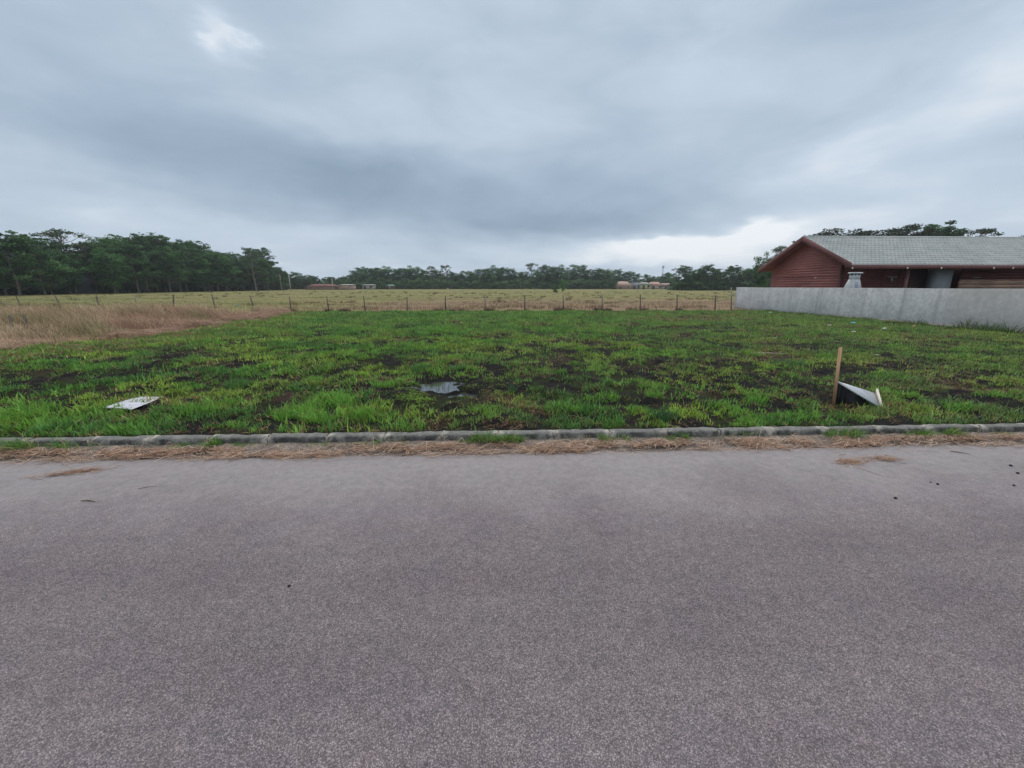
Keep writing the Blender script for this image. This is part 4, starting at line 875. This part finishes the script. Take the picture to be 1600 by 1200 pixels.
def tree_proto(kind, seed, nm):
    rr = np.random.default_rng(seed); H = 10.0; tr = MB(); cl = []
    def limb(p0, p1, r0, r1, sag=.15):
        p0 = Vector(p0); p1 = Vector(p1); mid = (p0+p1)/2+Vector((0, 0, -sag*(p1-p0).length*.5)); tr.tube([p0, mid, p1], [r0, (r0+r1)/2, r1], 6, False)
    lean = rr.normal(0, .35, 2); top = {'layer': 9.3, 'round': 7.5, 'sparse': 9.6, 'umbrella': 9.2, 'bush': 5}[kind]
    pts = [(lean[0]*t*t+.12*rr.normal(), lean[1]*t*t+.12*rr.normal(), top*t) for t in np.linspace(0, 1, 7)]; pts[0] = (0, 0, -.3)
    tr.tube(pts, [.17, .14, .125, .11, .09, .06, .03], 8, False)
    def at(z): t = max(0, min(1, z/top)); i = min(5, int(t*6)); f = t*6-i; a, b = Vector(pts[i]), Vector(pts[i+1]); return a.lerp(b, f)
    if kind == 'layer':
        for i in range(46):
            z = 1.6+8.0*rr.random()**.75; a = rr.random()*6.283; R_ = (1.0+2.0*math.sin(math.pi*min(1, max(0, (z-.6)/10))))*(.35+.75*rr.random()); c = at(min(z, top))+Vector((R_*math.cos(a), R_*math.sin(a), .35*rr.random()))
            c.z = z; s = .65+.65*rr.random(); cl.append((tuple(c), s, s, .42+.34*rr.random(), rr.random()))
            if i % 2 == 0: limb(at(max(1, z-1.3)), c, .07, .025)
        for i in range(14):
            a = rr.random()*6.283; R_ = 2.4*rr.random()**.6; c = at(top)+Vector((R_*math.cos(a), R_*math.sin(a), 0)); c.z = 8.6+1.9*rr.random()-.12*R_*R_; s = .28+.3*rr.random(); cl.append((tuple(c), s*1.3, s*1.3, s*.6, rr.random())); limb(at(8), c, .05, .015)
        per, size, cols = 135, .15, ((.013, .034, .016), (.052, .112, .036))
    elif kind == 'round':
        for i in range(50):
            d = rr.normal(0, 1, 3); d /= np.linalg.norm(d); q = .55+.45*rr.random(); c = (d[0]*3.0*q, d[1]*3.0*q, 5.6+d[2]*4.2*q); 
            if c[2] < .8: continue
            s = .7+.6*rr.random(); cl.append((c, s, s, s*.62, rr.random()))
            if i % 4 == 0: limb(at(max(1.2, c[2]-1.5)), c, .07, .02)
        per, size, cols = 135, .16, ((.013, .036, .015), (.050, .115, .032))
    elif kind == 'sparse':
        for i in range(24):
            z = 3.8+6.0*rr.random(); a = rr.random()*6.283; R_ = .5+1.7*rr.random(); c = at(min(z, top))+Vector((R_*math.cos(a), R_*math.sin(a), 0)); c.z = z; s = .45+.5*rr.random(); cl.append((tuple(c), s, s, s*.6, rr.random())); limb(at(max(2, z-1.5)), c, .06, .02)
        per, size, cols = 110, .15, ((.025, .042, .022), (.055, .078, .032))
    elif kind == 'umbrella':
        for i in range(30):
            z = 7.0+2.6*rr.random()**.6; a = rr.random()*6.283; R_ = 4.2*rr.random()**.6; c = Vector((lean[0]+R_*math.cos(a), lean[1]+R_*math.sin(a), z-.09*R_*R_*.5)); s = .8+.6*rr.random(); cl.append((tuple(c), s, s*.8, .20+.12*rr.random(), rr.random())); limb(at(max(4.5, c.z-2)), c, .07, .02)
        per, size, cols = 120, .13, ((.009, .016, .009), (.022, .034, .016))
    else:
        for i in range(26):
            a = rr.random()*6.283; R_ = 2.6*rr.random()**.6; z = .5+3.6*rr.random()*(1-.1*R_); s = .7+.5*rr.random(); cl.append(((R_*math.cos(a), R_*math.sin(a), z), s, s, s*.7, rr.random()))
        per, size, cols = 120, .16, ((.022, .05, .018), (.05, .10, .028))
    V, Q, C = leafset(rr, cl, per, size, cols)
    r = empty(nm, (0, 0, 0)); tr.build('trunk', M_BARKP if kind in ('sparse',) else M_BARK, r, smooth=True); mesh_np('crown', V, [Q], M_LEAF, r, col=C)
    zmax = V[:, 2].max(); r['hgt'] = float(zmax); r.location = (0, -300, -60)
    return r
PR = {}
for kind, n, nm in (('layer', 4, 'eucalyptus_tree'), ('round', 3, 'broadleaf_tree'), ('sparse', 2, 'thin_eucalyptus'), ('umbrella', 2, 'umbrella_tree'), ('bush', 2, 'shrub')):
    PR[kind] = [tree_proto(kind, 100+17*i+len(kind), nm) for i in range(n)]
USED = set(); TR = random.Random(99)
def plant(kind, x, y, h, label, group=None, wide=1.0, cat='tree'):
    p = TR.choice(PR[kind]); hg = p['hgt']
    if p.name in USED: o = copy_tree(p)
    else: USED.add(p.name); o = p
    s = h/hg; o.location = (x, y, .04); o.rotation_euler = (0, 0, TR.uniform(0, 6.28)); o.scale = (s*wide, s*wide, s)
    tag(o, label, cat, group); return o

def forest():
    # outline of the left wood, in photo pixels, gives the height along its edge
    ox = [-40, 0, 50, 100, 150, 200, 235, 270, 283, 330, 360, 385, 400, 415, 428]; oy = [372, 374, 368, 366, 371, 378, 371, 378, 376, 388, 398, 404, 389, 396, 416]
    def z_at(X, Y):
        a = math.atan2(X, Y); 
        # photo column for this azimuth at the horizon
        best = None
        for px in range(-60, 440, 4):
            q = ray(px, 400); aa = math.atan2(q[0], q[1])
            if aa >= a: best = px; break
        px = best if best is not None else 430; py = float(np.interp(px, ox, oy)); q = ray(px, py)
        return CAM_H+q[2]*math.hypot(X, Y)/math.hypot(q[0], q[1]), px
    k = 0
    Yv = 60.0
    while Yv < 163:
        for row in range(3):
            if row == 2 and k % 2: continue
            X = -81-row*6.0+TR.uniform(-1.5, 1.5)-(1.0 if row == 0 else 0); Y = Yv+TR.uniform(-1.6, 1.6)
            z, px = z_at(X, Y); 
            if row == 0 and 100 < px < 150: continue
            h = max(5, z*(TR.uniform(.60, .98) if row == 0 else TR.uniform(.82, 1.12)))
            kind = TR.choice(['layer', 'layer', 'round', 'layer']) if row == 0 else TR.choice(['layer', 'layer', 'layer', 'sparse'])
            plant(kind, X, Y, h, {0: 'dark green tree in the front edge of the dense left wood', 1: 'tall dark eucalyptus in the middle of the left wood', 2: 'tall eucalyptus crown at the back of the left wood'}[row],
                  {0: 'front trees of the left wood', 1: 'middle trees of the left wood', 2: 'back trees of the left wood'}[row], wide=1.15)
        Yv += 3.1; k += 1
    y, _ = atX(40, 460, -78.5); o = plant('layer', -79.5, y, 10.0, 'tree with a bare pale trunk at the far left wood edge', wide=1.3)
    y, _ = atX(80, 460, -78.5); o = plant('layer', -79.5, y, 9.0, 'second bare trunked tree from the left at the wood edge', wide=1.2)
    y, _ = atX(398, 440, -79); z = atX(398, 387, -79)[1]; plant('sparse', -79, y, z, 'tallest thin eucalyptus standing at the right end of the left wood', wide=.9)
    y, _ = atX(175, 440, -77.5); plant('round', -77.5, y, atX(175, 388, -77.5)[1], 'lighter green rounded tree bulging from the left wood', wide=1.2)
    y, _ = atX(412, 440, -80); plant('layer', -80, y, atX(412, 402, -80)[1], 'eucalyptus at the low right shoulder of the left wood', wide=1.0)
    # deep interior
    rr = np.random.default_rng(8); cl = []
    for i in range(330):
        Y = 56+118*rr.random(); X = -97-10*rr.random(); z, px = z_at(X, Y); c = (X, Y, (.05+.62*rr.random())*z); s = 1.5+1.5*rr.random(); cl.append((c, s, s, s*.7, rr.random()))
    for i in range(240):
        Y = 57+116*rr.random(); X = -84-8*rr.random(); 
        if 100 < z_at(X, Y)[1] < 148: continue
        cl.append(((X, Y, .3+1.6*rr.random()), 1.6, 1.6, 1.0, rr.random()*.6))
    V, Q, C = leafset(rr, cl, 75, .42, ((.012, .030, .013), (.03, .06, .022))); tag(mesh_np('woodland', V, [Q], M_LEAF, col=C), 'dark dense interior of the wood on the left', 'woodland', kind='stuff')
forest()
def far_trees():
    prof = [(428, 428), (436, 425), (446, 427), (458, 424), (470, 427), (483, 429), (494, 431), (505, 434), (516, 432), (527, 435), (538, 437)]
    for i, (px, py) in enumerate(prof):
        Y = 190+TR.uniform(-5, 8); x, z = atY(px, py, Y); plant(TR.choice(['round', 'layer']), x, Y, z, 'small distant tree between the left wood and the red shed', 'distant trees right of the left wood', wide=1.3)
    prof = [(548, 432, 'bush'), (558, 425, 'round'), (566, 419, 'layer'), (576, 424, 'round'), (586, 421, 'layer'), (596, 418, 'layer'), (606, 419, 'round'), (616, 423, 'layer'), (630, 422, 'layer'), (641, 417, 'round'), (650, 419, 'round'), (661, 424, 'layer'), (674, 418, 'sparse'), (683, 424, 'layer'),
            (697, 417, 'sparse'), (706, 427, 'round'), (718, 428, 'layer'), (729, 426, 'layer'), (741, 428, 'round'), (752, 423, 'layer'), (763, 421, 'round'), (774, 417, 'round'), (784, 420, 'round'), (795, 421, 'layer'), (808, 427, 'round'), (819, 427, 'round'), (831, 414, 'sparse'), (840, 426, 'round'), (850, 416, 'round'), (861, 418, 'round'), (874, 416, 'round'),
            (886, 425, 'layer'), (901, 416, 'round'), (911, 421, 'layer'), (921, 423, 'round'), (932, 422, 'layer'), (943, 423, 'round'), (953, 426, 'round'), (965, 423, 'layer'), (975, 429, 'round'), (986, 426, 'layer'), (997, 430, 'round'), (1010, 431, 'layer'), (1021, 434, 'round'), (1032, 434, 'layer'), (1043, 428, 'round'), (1050, 430, 'layer')]
    for i, (px, py, kind) in enumerate(prof):
        Y = 215+TR.uniform(-6, 10); x, z = atY(px, py-3, Y)
        lab = 'distant dark tree in the long line behind the pasture'
        gp = 'distant tree line behind the pasture'
        if px == 831: lab, gp = 'tall narrow distant tree with see-through crown in the middle tree line', None
        if px == 697: lab, gp = 'thin distant eucalyptus poking above the tree line left of centre', None
        if kind == 'layer' and TR.random() < .6: kind = 'round'
        plant(kind, x, Y, z, lab, gp, wide=1.35 if kind != 'sparse' else 1.2)
        if i % 2 == 0 and px < 960:
            x, z = atY(px+5, 438+TR.uniform(-5, 3), 207); plant('bush', x, 207, max(2, z), 'low dark bush in front of the distant tree line', 'bushes below the distant tree line', wide=1.8, cat='bush')
    for px, py, kind in [(1062, 421, 'sparse'), (1071, 416, 'layer'), (1080, 424, 'round'), (1090, 428, 'round'), (1101, 420, 'layer'), (1110, 414, 'round'), (1119, 420, 'layer'), (1129, 426, 'round'), (1139, 424, 'round'), (1149, 416, 'layer'), (1160, 418, 'round'), (1171, 417, 'layer'), (1182, 413, 'round'), (1192, 411, 'layer'), (1204, 410, 'round'), (1216, 412, 'layer')]:
        Y = 150+TR.uniform(-5, 5); x, z = atY(px, py+(2 if px > 1165 else -2), Y); plant(kind, x, Y, z, 'dark distant tree between the far houses and the red house', 'trees left of the red house', wide=1.25)
        if TR.random() < .6: x, z = atY(px+4, 437, 146); plant('bush', x, 146, max(2, z), 'low bush under the trees left of the red house', 'bushes left of the red house', wide=1.8, cat='bush')
    Y = 75.
    for px, py, kind, lab, w in [(1196, 394, 'round', 'round crowned tree just clearing the left eave of the red house', .7), (1222, 385, 'sparse', 'thin sparse tree rising behind the left roof slope', .8),
                              (1312, 368, 'umbrella', 'leftmost umbrella crowned tree behind the roof ridge', 1.0), (1325, 362, 'umbrella', 'low flat crown behind the ridge, second from its left end', 1.5), (1362, 363, 'umbrella', 'flat crown behind the middle of the roof ridge', 1.5), (1395, 363, 'umbrella', 'thin flat crown just left of the tilted one above the ridge', 1.2),
                              (1428, 356, 'umbrella', 'tilted flat crown left of the tallest tree above the ridge', .9), (1480, 346, 'layer', 'tallest tree showing above the roof ridge', 1.1), (1512, 360, 'umbrella', 'small flat crown right of the tallest tree above the ridge', .9), (1604, 372, 'umbrella', 'dark crown beyond the right end of the roof', 1.2)]:
        x, z = atY(px, py-(4 if kind == 'umbrella' else 1), Y); plant(kind, x, Y, z, lab, wide=w)
    # a small field tree and bush, and a round tree in front of the far houses
    x, z = atY(880, 436, 98); lone = plant('round', x, 98, z, 'small bright green tree standing alone in the pasture', wide=.75)
    M_YOUNG = mat_leaf('young_foliage', .6, .35, .2, gain=3.4)
    for ch in lone.children:
        if ch.name.startswith('crown'): ch.data = ch.data.copy(); ch.data.materials[0] = M_YOUNG
    x, z = atY(868, 446, 100); plant('bush', x, 100, z, 'small round bush beside the lone pasture tree', wide=.8, cat='bush')
    x, z = atY(958, 434, 195); plant('round', x, 195, z, 'dark round tree left of the orange brick house', wide=1.5)
    rr = np.random.default_rng(18); cl = []
    for i in range(420):
        px = 540+rr.random()*420 if i < 300 else 1060+rr.random()*150; Y = 232 if px < 1000 else 160; x, z = atY(px, 433, Y+rr.random()*14); s = (1.6+1.6*rr.random())*Y/200
        cl.append(((x, Y+rr.random()*14, z*rr.random()*.95), s*1.3, s, s*.8, rr.random()))
    for i in range(60):
        px = 425+rr.random()*115; x, z = atY(px, 438, 205); cl.append(((x, 205+rr.random()*8, z*rr.random()), 2.5, 2, 1.6, rr.random()))
    for i in range(25):
        px = 955+rr.random()*110; x, z = atY(px, 437, 290); cl.append(((x, 290+rr.random()*8, z*rr.random()), 4, 3, 2.2, rr.random()))
    V, Q, C = leafset(rr, cl, 60, .55, ((.016, .032, .016), (.04, .066, .028))); tag(mesh_np('far_woodland', V, [Q], M_LEAF, col=C), 'far woodland filling the gaps behind the distant tree line', 'woodland', kind='stuff')
far_trees()
for lst in PR.values():
    for p in lst:
        if p.name not in USED:
            for c in list(p.children): bpy.data.objects.remove(c)
            bpy.data.objects.remove(p)
for o in bpy.data.objects:
    if 'hgt' in o: del o['hgt']

ORD = 'first second third fourth fifth sixth seventh eighth ninth tenth eleventh twelfth thirteenth fourteenth fifteenth sixteenth seventeenth eighteenth nineteenth'.split()
def ordn(i):
    if i < 19: return ORD[i]
    t = {2: 'twenty', 3: 'thirty', 4: 'forty', 5: 'fifty'}[(i+1)//10]; u = (i+1) % 10
    return (t[:-1]+'ieth') if u == 0 else t+'-'+ORD[u-1]
LOOK = {'eucalyptus_tree': 'tiered dark eucalyptus', 'broadleaf_tree': 'rounded dark green tree', 'thin_eucalyptus': 'thin see-through tree', 'shrub': 'low dark bush', 'umbrella_tree': 'flat crowned tree', 'dead_grass_mound': 'dead grass mound'}
for g, tail in (('front trees of the left wood', 'from the left along the front edge of the left wood'), ('distant tree line behind the pasture', 'from the left in the long distant tree line'),
                ('distant trees right of the left wood', 'right of the left wood, before the grey shed'), ('trees left of the red house', 'from the left in the row beside the red house'),
                ('dead grass mounds along the fence', 'from the left among purplish brown mounds along the fence'),
                ('bushes below the distant tree line', 'from the left below the distant tree line'), ('bushes left of the red house', 'from the left under trees by the red house')):
    L = sorted([o for o in bpy.data.objects if o.get('group') == g], key=lambda o: math.atan2(o.location.x, o.location.y))
    for i, o in enumerate(L): o['label'] = LOOK[o.name.split('.')[0]]+', '+ordn(i)+' '+tail

# ------------------------------------------------------------------ distant buildings, poles, mast
def hut(px0, px1, pytop, Y, wallc, roofc, label, roofh=.9, depth=5, name='distant_house', flat=False, door=True, cat='house'):
    x0, z = atY(px0, pytop, Y); x1, _ = atY(px1, pytop, Y); w = x1-x0; r = empty(name, ((x0+x1)/2, Y, .04)); h = z-.04-(0 if flat else roofh); h = max(h, 1.2)
    b = MB(); b.box(-w/2, w/2, 0, depth, 0, h); b.build('wall', simple('wall_'+name, wallc, .9, .15, .8), r)
    rm = simple('roof_'+name, roofc, .85, .15, 1.2)
    if flat: b = MB(); b.hexa([(-w/2-.3, -.4, h+.02), (w/2+.3, -.4, h+.02), (w/2+.3, depth+.3, h+.3), (-w/2-.3, depth+.3, h+.3), (-w/2-.3, -.4, h+.12), (w/2+.3, -.4, h+.12), (w/2+.3, depth+.3, h+.4), (-w/2-.3, depth+.3, h+.4)]); b.build('roof', rm, r)
    else:
        b = MB(); e = .4; b.add([(-w/2-e, -e, h), (w/2+e, -e, h), (w/2+e, depth+e, h), (-w/2-e, depth+e, h), (-w/2+w*.18, depth/2, h+roofh), (w/2-w*.18, depth/2, h+roofh)], [(0, 1, 5, 4), (1, 2, 5), (2, 3, 4, 5), (3, 0, 4), (3, 2, 1, 0)]); b.build('roof', rm, r)
    if door:
        md = simple('opening_'+name, (.05, .05, .055), .5)
        for k, f in enumerate((-.28, .22)):
            b = MB(); b.box(w*f-.5, w*f+.5, -.05, -.003, .9 if k else 0, min(2.1, h-.15)); b.build('window' if k else 'door', md, r)
    tag(r, label, cat)
hut(566, 584, 445.5, 198, (.36, .34, .31), (.42, .42, .41), 'small grey concrete shed in front of the distant trees', flat=True, depth=4, name='shed', cat='shed')
hut(476, 524, 446.6, 176, (.34, .22, .18), (.19, .09, .075), 'long low red roofed building at the far left field edge', 1.2, 7, door=False)
hut(529, 548, 445.5, 174, (.42, .30, .25), (.45, .42, .38), 'beige flat roofed building left of the dense bushes', flat=True, depth=6, door=False)
hut(602, 616, 444.5, 203, (.34, .22, .17), (.22, .34, .30), 'little house with greenish roof right of the grey shed', .8, 4)
hut(965, 989, 439.5, 203, (.40, .27, .21), (.42, .29, .23), 'orange brick house with broad orange roof far across the field', 2.6, 8)
hut(989, 1003, 441.5, 204, (.34, .34, .34), (.22, .23, .25), 'dark grey roofed house beside the orange one', 1.8, 8)
hut(1003, 1018, 441, 201, (.52, .48, .28), (.30, .33, .28), 'pale yellow house in the distant row', 1.2, 8)
hut(1018, 1037, 440.5, 202, (.50, .43, .36), (.42, .26, .20), 'pale house with orange tile roof in the distant row', 1.9, 8)
hut(1037, 1053, 442.5, 201, (.46, .44, .42), (.38, .26, .22), 'low whitish house at the right end of the distant row', 1.2, 8)
y, _ = atX(122, 440, -95)
def pale():  # pale bluish block behind the gap between the trunks
    r = empty('pale_block', (-95, y, .04)); b = MB(); b.box(-.2, 4, -7, 7, 0, 4.2); b.build('wall', simple('pale_blue_sheet', (.45, .52, .62), .6, .25, .5), r); b = MB(); b.hexa([(-.6, -7.4, 4.2), (4.4, -7.4, 4.2), (4.4, 7.4, 4.2), (-.6, 7.4, 4.2), (-.6, -7.4, 4.3), (4.4, -7.4, 4.6), (4.4, 7.4, 4.6), (-.6, 7.4, 4.3)]); b.build('roof', simple('pale_sheet_roof', (.5, .55, .6), .6), r)
    tag(r, 'pale bluish block filling a gap between the trunks of the left wood', 'shed')
pale()
M_POLE = simple('concrete_pole', (.42, .42, .40), .9, .15, 3)
def pole(px, pytop, Y, label, arm=True):
    x, z = atY(px, pytop, Y); r = empty('utility_pole', (x, Y, .04)); b = MB(); b.tube([(0, 0, -.2), (0, 0, z)], [.17, .11], 8); b.build('pole', M_POLE, r)
    if arm: b = MB(); b.box(-.9, .9, -.06, .06, z-.7, z-.58); b.build('crossarm', M_TWIG, r)
    tag(r, label, 'utility pole')
pole(437, 429, 158, 'concrete utility pole just right of the left wood, nearer the trees'); pole(451, 428, 150, 'concrete utility pole just right of the left wood, nearer the red building'); pole(518.5, 435, 168, 'utility pole in front of the long red roofed building')
def mast():
    Y = 265; x, z = atY(1036.5, 415, Y); r = empty('radio_mast', (x, Y, .04)); b = MB(); w = .35; m = simple('galvanised_mast', (.45, .46, .47), .6)
    for sx in (-1, 1):
        for sy in (-1, 1): b.tube([(sx*w, sy*w, -.2), (sx*w*.6, sy*w*.6, z)], .05, 5)
    k = 0; zz = 0
    while zz < z-1: 
        s0 = w*(1-.4*zz/z); s1 = w*(1-.4*(zz+1)/z); b.tube([(-s0, -s0, zz), (s1, -s1, zz+1)], .03, 4); b.tube([(s0, s0, zz), (-s1, s1, zz+1)], .03, 4); b.tube([(-s0, s0, zz), (-s1, -s1, zz+1)], .03, 4); zz += 1
    b.build('lattice', m, r); b = MB()
    for a in (0, 2.1, 4.2): b.box(.5*math.cos(a)-.15, .5*math.cos(a)+.15, .5*math.sin(a)-.1, .5*math.sin(a)+.1, z-1.6, z-.1)
    b.build('antenna', m, r); tag(r, 'thin lattice radio mast above the distant houses', 'mast')
mast()

# ------------------------------------------------------------------ damp air
hz = MB(); hz.box(-420, 480, -120, 470, -2.0, 40); mh = bpy.data.materials.new('damp_air'); mh.use_nodes = True; th = NT(mh.node_tree); th.n.clear()
vol = th.new('ShaderNodeVolumePrincipled'); vol.inputs['Color'].default_value = (.92, .96, 1, 1); vol.inputs['Density'].default_value = .00038; vol.inputs['Anisotropy'].default_value = .2
oo = th.new('ShaderNodeOutputMaterial'); th.l.new(vol.outputs[0], oo.inputs['Volume']); tag(hz.build('haze', mh), kind='stuff')
